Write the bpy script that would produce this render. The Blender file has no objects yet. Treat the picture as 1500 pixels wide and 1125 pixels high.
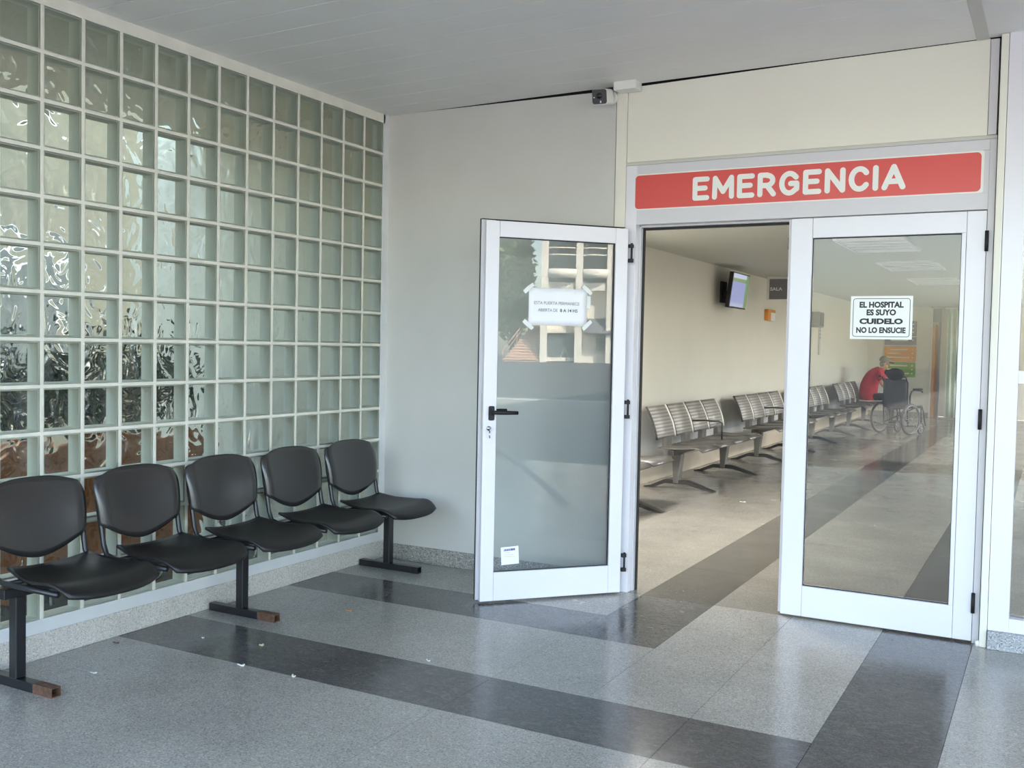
import bpy, bmesh, math, random
from mathutils import Vector, Matrix, noise as mnoise

random.seed(7)
S = bpy.context.scene
COL = S.collection

# ------------------------------------------------------------------ camera
CAM_POS = Vector((3.751, -5.1703, 1.3742))
YAW, PITCH, ROLL, FPX = math.radians(-28.676), math.radians(-2.2082), math.radians(1.1234), 1452.08
fw = Vector((math.sin(YAW) * math.cos(PITCH), math.cos(YAW) * math.cos(PITCH), math.sin(PITCH)))
rt0 = Vector((math.cos(YAW), -math.sin(YAW), 0)); up0 = rt0.cross(fw)
rt = rt0 * math.cos(ROLL) + up0 * math.sin(ROLL)
up = up0 * math.cos(ROLL) - rt0 * math.sin(ROLL)
cam = bpy.data.cameras.new('camera'); cam.sensor_width = 36.0; cam.lens = FPX * 36.0 / 1500.0
cam.clip_start = 0.05; cam.clip_end = 600
co = bpy.data.objects.new('camera', cam); COL.objects.link(co)
M = Matrix((rt, up, -fw)).transposed().to_4x4(); M.translation = CAM_POS
co.matrix_world = M
S.camera = co

# ------------------------------------------------------------------ sky, sun, exposure
SUN_AZ = math.atan2(0.86, -0.50)      # where the sun stands: behind the hospital, to the left
SUN_EL = math.radians(46)
w = bpy.data.worlds.new('sky'); S.world = w; w.use_nodes = True
nt = w.node_tree; bg = nt.nodes['Background']
sky = nt.nodes.new('ShaderNodeTexSky'); sky.sky_type = 'NISHITA'; sky.sun_disc = False
sky.sun_elevation = SUN_EL; sky.sun_rotation = math.pi / 2 - SUN_AZ
sky.air_density = 1.0; sky.dust_density = 1.6; sky.ozone_density = 1.0
wb_ = nt.nodes.new('ShaderNodeMix'); wb_.data_type = 'RGBA'; wb_.blend_type = 'MULTIPLY'; wb_.inputs['Factor'].default_value = 1.0
wb_.inputs['B'].default_value = (1.03, 0.975, 0.90, 1)          # the photograph's white balance
nt.links.new(sky.outputs[0], wb_.inputs['A']); nt.links.new(wb_.outputs['Result'], bg.inputs[0]); bg.inputs[1].default_value = 0.26
sl = bpy.data.lights.new('sun', 'SUN'); sl.energy = 5.6; sl.angle = math.radians(0.6); sl.color = (1.0, 0.95, 0.86)
so = bpy.data.objects.new('sun', sl); COL.objects.link(so)
sdir = Vector((math.cos(SUN_AZ) * math.cos(SUN_EL), math.sin(SUN_AZ) * math.cos(SUN_EL), math.sin(SUN_EL)))
so.rotation_euler = sdir.to_track_quat('Z', 'Y').to_euler(); so.location = sdir * 60
S.view_settings.view_transform = 'Standard'; S.view_settings.look = 'None'
S.view_settings.gamma = 1.0; S.view_settings.use_curve_mapping = False
S.view_settings.exposure = 2.4
S.cycles.max_bounces = 14; S.cycles.transparent_max_bounces = 24
S.cycles.diffuse_bounces = 6; S.cycles.glossy_bounces = 6; S.cycles.transmission_bounces = 8
S.cycles.sample_clamp_indirect = 6.0
S.cycles.caustics_reflective = False; S.cycles.caustics_refractive = True
S.cycles.blur_glossy = 0.5

# ------------------------------------------------------------------ materials
def lin(c):
    f = lambda v: v / 12.92 if v <= 0.04045 else ((v + 0.055) / 1.055) ** 2.4
    return tuple(f(x / 255.0) for x in c) + (1.0,)

def new_mat(name):
    m = bpy.data.materials.new(name); m.use_nodes = True
    return m, m.node_tree, m.node_tree.nodes['Principled BSDF']

def pos_node(nt, scale=1.0):
    g = nt.nodes.new('ShaderNodeNewGeometry')
    mp = nt.nodes.new('ShaderNodeMapping'); mp.inputs['Scale'].default_value = (scale,) * 3 if not isinstance(scale, tuple) else scale
    nt.links.new(g.outputs['Position'], mp.inputs['Vector'])
    return mp.outputs['Vector']

def obj_node(nt, scale):
    g = nt.nodes.new('ShaderNodeTexCoord')
    mp = nt.nodes.new('ShaderNodeMapping'); mp.inputs['Scale'].default_value = scale
    nt.links.new(g.outputs['Object'], mp.inputs['Vector'])
    return mp.outputs['Vector']

def plain(name, rgb, rough=0.5, metal=0.0, spec=0.5, var=0.0, vscale=6.0, bump=0.0, bscale=80.0, coat=0.0):
    m, nt, p = new_mat(name)
    c = lin(rgb)
    p.inputs['Base Color'].default_value = c
    p.inputs['Roughness'].default_value = rough; p.inputs['Metallic'].default_value = metal
    p.inputs['Specular IOR Level'].default_value = spec
    p.inputs['Coat Weight'].default_value = coat; p.inputs['Coat Roughness'].default_value = 0.12
    if var > 0:
        n = nt.nodes.new('ShaderNodeTexNoise'); n.inputs['Scale'].default_value = vscale; n.inputs['Detail'].default_value = 5
        nt.links.new(pos_node(nt), n.inputs['Vector'])
        r = nt.nodes.new('ShaderNodeValToRGB')
        r.color_ramp.elements[0].position = 0.3; r.color_ramp.elements[1].position = 0.7
        r.color_ramp.elements[0].color = tuple(x * (1 - var) for x in c[:3]) + (1,)
        r.color_ramp.elements[1].color = tuple(min(1, x * (1 + var * 0.5)) for x in c[:3]) + (1,)
        nt.links.new(n.outputs['Fac'], r.inputs['Fac']); nt.links.new(r.outputs[0], p.inputs['Base Color'])
    if bump > 0:
        n2 = nt.nodes.new('ShaderNodeTexNoise'); n2.inputs['Scale'].default_value = bscale; n2.inputs['Detail'].default_value = 3
        nt.links.new(pos_node(nt), n2.inputs['Vector'])
        b = nt.nodes.new('ShaderNodeBump'); b.inputs['Strength'].default_value = bump; b.inputs['Distance'].default_value = 0.004
        nt.links.new(n2.outputs['Fac'], b.inputs['Height']); nt.links.new(b.outputs[0], p.inputs['Normal'])
    return m

def emit(name, rgb, strength):
    m, nt, p = new_mat(name)
    p.inputs['Base Color'].default_value = lin(rgb)
    p.inputs['Emission Color'].default_value = lin(rgb); p.inputs['Emission Strength'].default_value = strength
    return m

def terrazzo(name, base, dark, light, rough=0.22, marks=0.0, spec=0.5):
    m, nt, p = new_mat(name)
    v = pos_node(nt)
    vo = nt.nodes.new('ShaderNodeTexVoronoi'); vo.inputs['Scale'].default_value = 210
    nt.links.new(v, vo.inputs['Vector'])
    bw = nt.nodes.new('ShaderNodeSeparateColor'); nt.links.new(vo.outputs['Color'], bw.inputs[0])
    r = nt.nodes.new('ShaderNodeValToRGB'); cr = r.color_ramp
    cr.elements[0].position = 0.0; cr.elements[0].color = lin(dark)
    cr.elements[1].position = 1.0; cr.elements[1].color = lin(light)
    e = cr.elements.new(0.3); e.color = lin(base); e = cr.elements.new(0.75); e.color = lin(base)
    nt.links.new(bw.outputs[0], r.inputs['Fac'])
    n = nt.nodes.new('ShaderNodeTexNoise'); n.inputs['Scale'].default_value = 1.8; n.inputs['Detail'].default_value = 7; n.inputs['Roughness'].default_value = 0.65
    nt.links.new(v, n.inputs['Vector'])
    mr = nt.nodes.new('ShaderNodeMapRange'); mr.inputs['From Min'].default_value = 0.3; mr.inputs['From Max'].default_value = 0.7
    mr.inputs['To Min'].default_value = 0.86; mr.inputs['To Max'].default_value = 1.08
    nt.links.new(n.outputs['Fac'], mr.inputs['Value'])
    mx = nt.nodes.new('ShaderNodeVectorMath'); mx.operation = 'SCALE'
    nt.links.new(r.outputs[0], mx.inputs[0]); nt.links.new(mr.outputs[0], mx.inputs['Scale'])
    out = mx.outputs[0]
    if marks > 0:      # pale scuffs worn into the dark tiles
        n2 = nt.nodes.new('ShaderNodeTexNoise'); n2.inputs['Scale'].default_value = 17; n2.inputs['Detail'].default_value = 8
        n2.inputs['Roughness'].default_value = 0.75; n2.inputs['Distortion'].default_value = 1.6
        nt.links.new(pos_node(nt, (1.0, 1.6, 1.0)), n2.inputs['Vector'])
        r2 = nt.nodes.new('ShaderNodeValToRGB'); r2.color_ramp.elements[0].position = 0.48; r2.color_ramp.elements[1].position = 0.66
        nt.links.new(n2.outputs['Fac'], r2.inputs['Fac'])
        mk = nt.nodes.new('ShaderNodeMath'); mk.operation = 'MULTIPLY'; mk.inputs[1].default_value = marks
        nt.links.new(r2.outputs[0], mk.inputs[0])
        mm = nt.nodes.new('ShaderNodeMix'); mm.data_type = 'RGBA'
        nt.links.new(mk.outputs[0], mm.inputs['Factor']); nt.links.new(out, mm.inputs['A'])
        mm.inputs['B'].default_value = lin((128, 126, 122)); out = mm.outputs['Result']
    nt.links.new(out, p.inputs['Base Color'])
    p.inputs['Specular IOR Level'].default_value = spec
    rr = nt.nodes.new('ShaderNodeMapRange'); rr.inputs['From Min'].default_value = 0.3; rr.inputs['From Max'].default_value = 0.75
    rr.inputs['To Min'].default_value = rough * 0.75; rr.inputs['To Max'].default_value = rough * 1.5
    nt.links.new(n.outputs['Fac'], rr.inputs['Value']); nt.links.new(rr.outputs[0], p.inputs['Roughness'])
    return m

def pane_glass(name, tint=(0.93, 0.96, 0.95), ior=1.5, rough=0.0):
    m = bpy.data.materials.new(name); m.use_nodes = True; nt = m.node_tree
    for n in list(nt.nodes): nt.nodes.remove(n)
    o = nt.nodes.new('ShaderNodeOutputMaterial'); mx = nt.nodes.new('ShaderNodeMixShader')
    t = nt.nodes.new('ShaderNodeBsdfTransparent'); t.inputs[0].default_value = tint + (1,)
    g = nt.nodes.new('ShaderNodeBsdfGlossy'); g.inputs['Roughness'].default_value = rough
    f = nt.nodes.new('ShaderNodeFresnel'); f.inputs['IOR'].default_value = ior
    nt.links.new(f.outputs[0], mx.inputs[0]); nt.links.new(t.outputs[0], mx.inputs[1]); nt.links.new(g.outputs[0], mx.inputs[2])
    nt.links.new(mx.outputs[0], o.inputs[0])
    return m

def block_back(name):
    """rear face of a glass block: wavy cast glass that bends what stands behind it"""
    m = bpy.data.materials.new(name); m.use_nodes = True; nt = m.node_tree
    for n in list(nt.nodes): nt.nodes.remove(n)
    o = nt.nodes.new('ShaderNodeOutputMaterial')
    r = nt.nodes.new('ShaderNodeBsdfRefraction'); r.inputs['IOR'].default_value = 1.16; r.inputs['Roughness'].default_value = 0.10
    r.inputs[0].default_value = (0.80, 0.86, 0.80, 1)
    g = nt.nodes.new('ShaderNodeBsdfGlossy'); g.inputs['Roughness'].default_value = 0.08
    mx = nt.nodes.new('ShaderNodeMixShader'); mx.inputs[0].default_value = 0.12
    v = pos_node(nt)
    n = nt.nodes.new('ShaderNodeTexNoise'); n.inputs['Scale'].default_value = 9; n.inputs['Detail'].default_value = 1.0; n.inputs['Distortion'].default_value = 1.2
    nt.links.new(v, n.inputs['Vector'])
    b = nt.nodes.new('ShaderNodeBump'); b.inputs['Strength'].default_value = 1.0; b.inputs['Distance'].default_value = 0.03
    nt.links.new(n.outputs['Fac'], b.inputs['Height'])
    nt.links.new(b.outputs[0], r.inputs['Normal']); nt.links.new(b.outputs[0], g.inputs['Normal'])
    nt.links.new(r.outputs[0], mx.inputs[1]); nt.links.new(g.outputs[0], mx.inputs[2]); nt.links.new(mx.outputs[0], o.inputs[0])
    return m

def block_side(name, rgb):
    """pale green inner sides of a glass block, letting light through"""
    m = bpy.data.materials.new(name); m.use_nodes = True; nt = m.node_tree
    for n in list(nt.nodes): nt.nodes.remove(n)
    o = nt.nodes.new('ShaderNodeOutputMaterial')
    d = nt.nodes.new('ShaderNodeBsdfDiffuse'); d.inputs[0].default_value = lin(rgb)
    t = nt.nodes.new('ShaderNodeBsdfTranslucent'); t.inputs[0].default_value = lin(rgb)
    g = nt.nodes.new('ShaderNodeBsdfGlossy'); g.inputs['Roughness'].default_value = 0.25
    m1 = nt.nodes.new('ShaderNodeMixShader'); m1.inputs[0].default_value = 0.08
    m2 = nt.nodes.new('ShaderNodeMixShader'); m2.inputs[0].default_value = 0.10
    nt.links.new(d.outputs[0], m1.inputs[1]); nt.links.new(t.outputs[0], m1.inputs[2])
    nt.links.new(m1.outputs[0], m2.inputs[1]); nt.links.new(g.outputs[0], m2.inputs[2]); nt.links.new(m2.outputs[0], o.inputs[0])
    return m

MT = {
 'wall': plain('painted_plaster', (212, 210, 206), 0.6, var=0.05, vscale=2.5, bump=0.15, bscale=120),
 'cream': plain('cream_panel', (238, 234, 222), 0.5, var=0.03, vscale=2),
 'ceil': plain('pvc_slat', (238, 236, 232), 0.45, var=0.03, vscale=3),
 'trimgrey': plain('grey_trim', (205, 203, 196), 0.5),
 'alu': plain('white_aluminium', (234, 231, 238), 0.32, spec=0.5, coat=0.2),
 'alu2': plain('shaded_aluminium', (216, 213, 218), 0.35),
 'gasket': plain('black_gasket', (24, 24, 26), 0.6),
 'mortar': plain('white_mortar', (244, 240, 227), 0.75, var=0.08, vscale=9, bump=0.3, bscale=200),
 'sill': plain('white_render', (230, 231, 232), 0.7, var=0.05, vscale=7, bump=0.2, bscale=90),
 'terr': terrazzo('grey_terrazzo', (172, 168, 161), (138, 135, 130), (198, 194, 187), 0.20),
 'terrdark': terrazzo('dark_terrazzo', (92, 90, 89), (76, 74, 74), (112, 109, 106), 0.17, marks=0.6),
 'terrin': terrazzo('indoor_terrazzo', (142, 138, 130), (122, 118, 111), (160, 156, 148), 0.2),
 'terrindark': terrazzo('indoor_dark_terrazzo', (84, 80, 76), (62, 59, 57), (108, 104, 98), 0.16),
 'plinth': terrazzo('pale_terrazzo', (214, 208, 200), (178, 172, 166), (238, 232, 226), 0.5),
 'plinthblue': terrazzo('blue_grey_terrazzo', (170, 172, 176), (110, 112, 118), (215, 216, 220), 0.5),
 'base2': terrazzo('grey_plinth_terrazzo', (160, 156, 150), (100, 98, 96), (212, 206, 200), 0.5),
 'grout': plain('grout', (96, 94, 92), 0.8),
 'black': plain('black_plastic', (46, 44, 44), 0.27, spec=0.9, bump=0.08, bscale=500),
 'seatblk': plain('black_worn_plastic', (27, 26, 27), 0.42, spec=0.45, var=0.35, vscale=9, bump=0.1, bscale=400),
 'steel': plain('black_painted_steel', (26, 27, 31), 0.35, spec=0.5, coat=0.2),
 'rust': plain('rusty_steel', (104, 74, 58), 0.7, var=0.5, vscale=40, bump=0.5, bscale=200),
 'hole': plain('dark_hollow', (22, 16, 14), 0.9),
 'red': plain('red_vinyl', (220, 80, 76), 0.28, spec=0.5),
 'white': plain('white_vinyl', (240, 240, 236), 0.35),
 'paper': plain('white_paper', (246, 246, 250), 0.6),
 'tape': plain('clear_tape', (226, 228, 226), 0.3),
 'ink': plain('black_ink', (40, 42, 48), 0.6),
 'inkgrey': plain('faded_ink', (128, 130, 142), 0.6),
 'inkblue': plain('blue_ink', (88, 100, 170), 0.6),
 'inkyel': plain('pale_print', (214, 206, 176), 0.6),
 'pwhite': plain('white_plastic', (238, 237, 232), 0.4),
 'pdark': plain('dark_grey_plastic', (48, 47, 52), 0.4),
 'lens': plain('camera_lens', (10, 10, 14), 0.08, spec=0.8),
 'led': plain('bright_chip', (220, 222, 230), 0.2),
 'chrome': plain('chrome', (200, 200, 205), 0.2, metal=1.0),
 'glass': pane_glass('door_glass', (0.90, 0.92, 0.915), 1.58),
 'glassin': pane_glass('clear_door_glass', (0.93, 0.945, 0.94), 1.38),
 'blockfront': pane_glass('glass_block_front', (0.94, 0.965, 0.93), 1.45, 0.03),
 'blockback': block_back('glass_block_rear'),
 'blockside': block_side('glass_block_side', (240, 243, 231)),
 'inwall': plain('cream_wall', (226, 223, 212), 0.55, var=0.03, vscale=1.5),
 'inband': plain('grey_dado_paint', (204, 205, 205), 0.5, var=0.12, vscale=2.2),
 'inbase': plain('beige_baseboard', (222, 208, 188), 0.5, var=0.1, vscale=3),
 'inceil': plain('indoor_ceiling', (196, 196, 190), 0.6),
 'perf': None,
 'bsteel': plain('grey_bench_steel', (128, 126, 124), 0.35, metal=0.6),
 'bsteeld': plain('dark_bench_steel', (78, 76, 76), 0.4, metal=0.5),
 'bsteelshade': plain('shaded_bench_steel', (112, 109, 106), 0.35, metal=0.4),  # seat steel darkened for the shade and dark reflection on it
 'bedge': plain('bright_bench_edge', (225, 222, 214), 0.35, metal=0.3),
 'wood': plain('orange_wood', (206, 148, 84), 0.45, var=0.15, vscale=5),
 'orange': plain('orange_panel', (224, 150, 66), 0.5),
 'green': plain('green_panel', (128, 168, 58), 0.5),
 'mauve': plain('mauve_grey_panel', (132, 130, 142), 0.5),
 'greydk': plain('dark_grey_sign', (128, 124, 131), 0.45),
 'pale': plain('pale_print_bar', (236, 226, 196), 0.6),
 'curtain': plain('pale_green_cloth', (206, 222, 208), 0.8, var=0.08, vscale=12),
 'bluegrey': plain('blue_grey_cloth', (112, 124, 150), 0.8),
 'skin': plain('skin', (196, 152, 122), 0.55),
 'shirt': plain('red_shirt', (186, 40, 52), 0.85, var=0.1, vscale=9),
 'trous': plain('dark_trousers', (48, 46, 52), 0.85),
 'shoe': plain('dark_shoe', (40, 36, 34), 0.5),
 'cap': plain('grey_cap', (126, 124, 112), 0.85),
 'capdk': plain('dark_visor', (54, 54, 50), 0.7),
 'hair': plain('grey_hair', (140, 136, 130), 0.8, bump=0.6, bscale=90),
 'nylon': plain('grey_nylon', (88, 92, 100), 0.7, var=0.08, vscale=12),
 'bag': plain('black_fabric', (28, 28, 31), 0.85),
 'rubber': plain('grey_tyre', (58, 58, 60), 0.6),
 'spoke': plain('wheel_steel', (150, 150, 152), 0.3, metal=0.8),
 'leaf': plain('tree_leaf', (128, 156, 96), 0.6, var=0.6, vscale=1.2),
 'leafdk': plain('hedge_leaf', (64, 78, 64), 0.6, var=0.5, vscale=14),
 'bark': plain('bark', (84, 70, 58), 0.9, var=0.3, vscale=8),
 'brick': plain('orange_brick', (176, 112, 76), 0.8, var=0.3, vscale=12),
 'conc': plain('pale_concrete', (152, 149, 143), 0.85, var=0.1, vscale=0.6),
 'asph': plain('asphalt', (76, 77, 80), 0.85, var=0.12, vscale=0.6),
 'paint': plain('road_paint', (225, 225, 222), 0.7),
 'facade': plain('cream_facade', (246, 240, 226), 0.7, var=0.04, vscale=0.5),
 'facadeg': plain('facade_glass', (92, 100, 106), 0.25),
 'stairp': plain('pink_stair', (226, 198, 176), 0.75),
 'stairr': plain('stair_riser', (186, 148, 126), 0.8),
 'awning': plain('grey_awning', (110, 112, 116), 0.7),
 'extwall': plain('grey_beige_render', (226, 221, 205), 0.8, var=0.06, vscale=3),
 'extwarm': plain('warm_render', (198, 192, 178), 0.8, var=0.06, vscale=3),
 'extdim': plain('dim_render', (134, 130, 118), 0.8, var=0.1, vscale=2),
 'butt': plain('white_scrap', (236, 234, 228), 0.7),
 'buttor': plain('orange_scrap', (206, 140, 84), 0.7),
 'leafbr': plain('dry_leaf', (112, 84, 70), 0.8),
}

def perf_mat():
    """perforated grey sheet steel: fine horizontal rows of slots"""
    m, nt, p = new_mat('perforated_steel')
    wv = nt.nodes.new('ShaderNodeTexWave'); wv.wave_type = 'BANDS'; wv.bands_direction = 'Z'; wv.inputs['Scale'].default_value = 9.5
    wv.inputs['Distortion'].default_value = 0
    nt.links.new(pos_node(nt), wv.inputs['Vector'])
    r = nt.nodes.new('ShaderNodeValToRGB'); r.color_ramp.elements[0].position = 0.35; r.color_ramp.elements[1].position = 0.6
    r.color_ramp.elements[0].color = lin((128, 125, 121)); r.color_ramp.elements[1].color = lin((172, 168, 162))
    nt.links.new(wv.outputs['Fac'], r.inputs['Fac']); nt.links.new(r.outputs[0], p.inputs['Base Color'])
    p.inputs['Metallic'].default_value = 0.15; p.inputs['Roughness'].default_value = 0.42
    return m
MT['perf'] = perf_mat()

def screen_mat():
    m, nt, p = new_mat('television_picture')
    tc = nt.nodes.new('ShaderNodeTexCoord'); sp = nt.nodes.new('ShaderNodeSeparateXYZ')
    nt.links.new(tc.outputs['Generated'], sp.inputs[0])
    r = nt.nodes.new('ShaderNodeValToRGB'); cr = r.color_ramp; cr.interpolation = 'CONSTANT'
    cr.elements[0].position = 0; cr.elements[0].color = lin((176, 184, 212))
    cr.elements[1].position = 0.12; cr.elements[1].color = lin((150, 158, 206))
    for q, c in ((0.76, (128, 158, 100)), (0.86, (196, 204, 226))):
        e = cr.elements.new(q); e.color = lin(c)
    nt.links.new(sp.outputs['Z'], r.inputs['Fac'])
    r2 = nt.nodes.new('ShaderNodeValToRGB'); c2 = r2.color_ramp; c2.interpolation = 'CONSTANT'
    c2.elements[0].position = 0; c2.elements[0].color = (0, 0, 0, 1); c2.elements[1].position = 0.82; c2.elements[1].color = (1, 1, 1, 1)
    nt.links.new(sp.outputs['Y'], r2.inputs['Fac'])
    mx = nt.nodes.new('ShaderNodeMix'); mx.data_type = 'RGBA'
    nt.links.new(r2.outputs[0], mx.inputs['Factor']); nt.links.new(r.outputs[0], mx.inputs['A']); mx.inputs['B'].default_value = lin((110, 146, 92))
    nt.links.new(mx.outputs['Result'], p.inputs['Emission Color']); p.inputs['Emission Strength'].default_value = 0.16
    p.inputs['Base Color'].default_value = (0.02, 0.02, 0.02, 1); p.inputs['Roughness'].default_value = 0.3
    return m
MT['screen'] = screen_mat()

# ------------------------------------------------------------------ mesh helpers
class MB:
    def __init__(s): s.v = []; s.f = []; s.m = []; s.sm = []
    def add(s, vs, fs, mat=0, smooth=False):
        o = len(s.v); s.v += [tuple(x) for x in vs]
        for f in fs: s.f.append(tuple(i + o for i in f)); s.m.append(mat); s.sm.append(smooth)
        return s
    def box(s, x0, x1, y0, y1, z0, z1, mat=0):
        vs = [(x, y, z) for x in (x0, x1) for y in (y0, y1) for z in (z0, z1)]
        return s.add(vs, [(0, 1, 3, 2), (4, 6, 7, 5), (0, 4, 5, 1), (2, 3, 7, 6), (0, 2, 6, 4), (1, 5, 7, 3)], mat)
    def prism(s, pts, axis, a, b, mat=0):
        """extrude a polygon (list of 2D points) along axis ('x','y','z') from a to b"""
        n = len(pts)
        def P(p, t):
            return {'x': (t, p[0], p[1]), 'y': (p[0], t, p[1]), 'z': (p[0], p[1], t)}[axis]
        vs = [P(p, a) for p in pts] + [P(p, b) for p in pts]
        fs = [tuple(range(n))[::-1], tuple(range(n, 2 * n))] + [(i, (i + 1) % n, n + (i + 1) % n, n + i) for i in range(n)]
        return s.add(vs, fs, mat)
    def tube(s, path, r, seg=10, mat=0, closed=False, flat=1.0):
        path = [Vector(p) for p in path]; n = len(path); vs = []; fs = []
        t0 = (path[1] - path[0]).normalized()
        ref = Vector((0, 0, 1)) if abs(t0.z) < 0.9 else Vector((0, 1, 0))
        u = t0.cross(ref).normalized()
        for i, p in enumerate(path):
            if closed: t = (path[(i + 1) % n] - path[i - 1]).normalized()
            else: t = (path[min(i + 1, n - 1)] - path[max(i - 1, 0)]).normalized()
            u = (u - t * u.dot(t)).normalized(); w_ = t.cross(u)
            rr = r[i] if isinstance(r, (list, tuple)) else r
            for k in range(seg):
                a = 2 * math.pi * k / seg
                vs.append(p + u * math.cos(a) * rr + w_ * math.sin(a) * rr * flat)
        m = n if closed else n - 1
        for i in range(m):
            j = (i + 1) % n
            for k in range(seg):
                l = (k + 1) % seg
                fs.append((i * seg + k, i * seg + l, j * seg + l, j * seg + k))
        if not closed: fs += [tuple(range(seg))[::-1], tuple((n - 1) * seg + k for k in range(seg))]
        return s.add(vs, fs, mat, True)
    def cyl(s, p0, p1, r, seg=16, mat=0): return s.tube([p0, p1], r, seg, mat)
    def sheet(s, fn, nu, nv, th, mat=0):
        """thick curved sheet from fn(u,v)->Vector, u,v in 0..1"""
        P = [[Vector(fn(i / nu, j / nv)) for j in range(nv + 1)] for i in range(nu + 1)]
        N = [[None] * (nv + 1) for _ in range(nu + 1)]
        for i in range(nu + 1):
            for j in range(nv + 1):
                a = P[min(i + 1, nu)][j] - P[max(i - 1, 0)][j]; b = P[i][min(j + 1, nv)] - P[i][max(j - 1, 0)]
                q = a.cross(b); N[i][j] = q.normalized() if q.length > 1e-9 else Vector((0, 0, 1))
        vs = [P[i][j] for i in range(nu + 1) for j in range(nv + 1)] + [P[i][j] - N[i][j] * th for i in range(nu + 1) for j in range(nv + 1)]
        W = nv + 1; K = (nu + 1) * W; fs = []
        for i in range(nu):
            for j in range(nv):
                a, b, c, d = i * W + j, (i + 1) * W + j, (i + 1) * W + j + 1, i * W + j + 1
                fs.append((a, b, c, d)); fs.append((K + a, K + d, K + c, K + b))
        ring = [i * W for i in range(nu + 1)] + [nu * W + j for j in range(1, nv + 1)] + [i * W + nv for i in range(nu - 1, -1, -1)] + [j for j in range(nv - 1, 0, -1)]
        for k in range(len(ring)):
            a, b = ring[k], ring[(k + 1) % len(ring)]
            fs.append((b, a, K + a, K + b))
        return s.add(vs, fs, mat, True)
    def ball(s, c, r, nu=12, nv=8, mat=0):
        rx, ry, rz = r if isinstance(r, (tuple, list)) else (r, r, r)
        vs = [(c[0], c[1], c[2] + rz)]; fs = []
        for j in range(1, nv):
            th = math.pi * j / nv
            for i in range(nu):
                ph = 2 * math.pi * i / nu
                vs.append((c[0] + rx * math.sin(th) * math.cos(ph), c[1] + ry * math.sin(th) * math.sin(ph), c[2] + rz * math.cos(th)))
        vs.append((c[0], c[1], c[2] - rz)); L = len(vs) - 1
        for i in range(nu):
            k = (i + 1) % nu
            fs.append((0, 1 + i, 1 + k)); fs.append((L, L - nu + k, L - nu + i))
            for j in range(nv - 2):
                a = 1 + j * nu
                fs.append((a + i, a + nu + i, a + nu + k, a + k))
        return s.add(vs, fs, mat, True)
    def xf(s, Mx):
        s.v = [tuple(Mx @ Vector(p)) for p in s.v]; return s
    def mesh(s, name, mats):
        me = bpy.data.meshes.new(name); me.from_pydata(s.v, [], s.f)
        for m in mats: me.materials.append(MT[m])
        me.polygons.foreach_set('material_index', s.m); me.polygons.foreach_set('use_smooth', s.sm)
        me.update(); return me
    def build(s, name, mats, parent=None, bevel=0.0, fixn=True, loc=None):
        if isinstance(mats, str): mats = [mats]
        me = s.mesh(name, mats)
        if fixn or bevel > 0:
            bm = bmesh.new(); bm.from_mesh(me)
            if fixn: bmesh.ops.recalc_face_normals(bm, faces=bm.faces)
            if bevel > 0:
                es = [e for e in bm.edges if len(e.link_faces) == 2 and e.calc_face_angle(0) > 0.6]
                bmesh.ops.bevel(bm, geom=es, offset=bevel, segments=2, profile=0.5, affect='EDGES', clamp_overlap=True)
            bm.to_mesh(me); bm.free()
        o = bpy.data.objects.new(name, me); COL.objects.link(o)
        if parent is not None: o.parent = parent
        if loc is not None: o.location = loc
        return o

def tag(o, label=None, cat=None, group=None, kind=None):
    if label: o['label'] = label
    if cat: o['category'] = cat
    if group: o['group'] = group
    if kind: o['kind'] = kind
    return o

def empty(name, loc=(0, 0, 0), rz=0.0, kind=None):
    o = bpy.data.objects.new(name, None); COL.objects.link(o); o.empty_display_size = 0.1
    o.location = loc; o.rotation_euler = (0, 0, rz)
    if kind: o['kind'] = kind
    return o

def thing(name, label, cat, loc=(0, 0, 0), rz=0.0, group=None):
    return tag(empty(name, loc, rz), label, cat, group)

def struct(o, label=None): return tag(o, label, kind='structure')

def copy_part(src, parent, loc=None):
    o = src.copy(); COL.objects.link(o); o.parent = parent
    if loc is not None: o.location = loc
    return o

def copy_tree(src, parent=None):
    o = src.copy(); COL.objects.link(o)
    if parent is not None: o.parent = parent
    for ch in list(src.children): copy_tree(ch, o)
    return o

def text_mesh(txt, height, width, bold=0.0, depth=0.0004):
    """2D lettering as a mesh in the XZ plane, centred, cap height and total width given"""
    cu = bpy.data.curves.new('lettering', 'FONT'); cu.body = txt; cu.size = 1.0; cu.offset = bold; cu.extrude = 0.0
    cu.align_x = 'CENTER'; cu.resolution_u = 3
    o = bpy.data.objects.new('lettering', cu); COL.objects.link(o)
    dg = bpy.context.evaluated_depsgraph_get()
    me = bpy.data.meshes.new_from_object(o.evaluated_get(dg))
    vs = [v.co.copy() for v in me.vertices]; fs = [tuple(p.vertices) for p in me.polygons]
    bpy.data.objects.remove(o); bpy.data.curves.remove(cu); bpy.data.meshes.remove(me)
    x0 = min(v.x for v in vs); x1 = max(v.x for v in vs); y0 = min(v.y for v in vs); y1 = max(v.y for v in vs)
    sx = width / (x1 - x0); sy = height / (y1 - y0)
    return [((v.x - (x0 + x1) / 2) * sx, (v.y - (y0 + y1) / 2) * sy) for v in vs], fs

def rrect(x0, x1, z0, z1, r, n=6):
    pts = []
    for cx, cz, a0 in ((x1 - r, z1 - r, 0), (x0 + r, z1 - r, 90), (x0 + r, z0 + r, 180), (x1 - r, z0 + r, 270)):
        for k in range(n + 1):
            a = math.radians(a0 + 90 * k / n); pts.append((cx + r * math.cos(a), cz + r * math.sin(a)))
    return pts

# ================================================================== THE SETTING
def ceil_z(x): return 2.810 + 0.0125 * x

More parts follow.
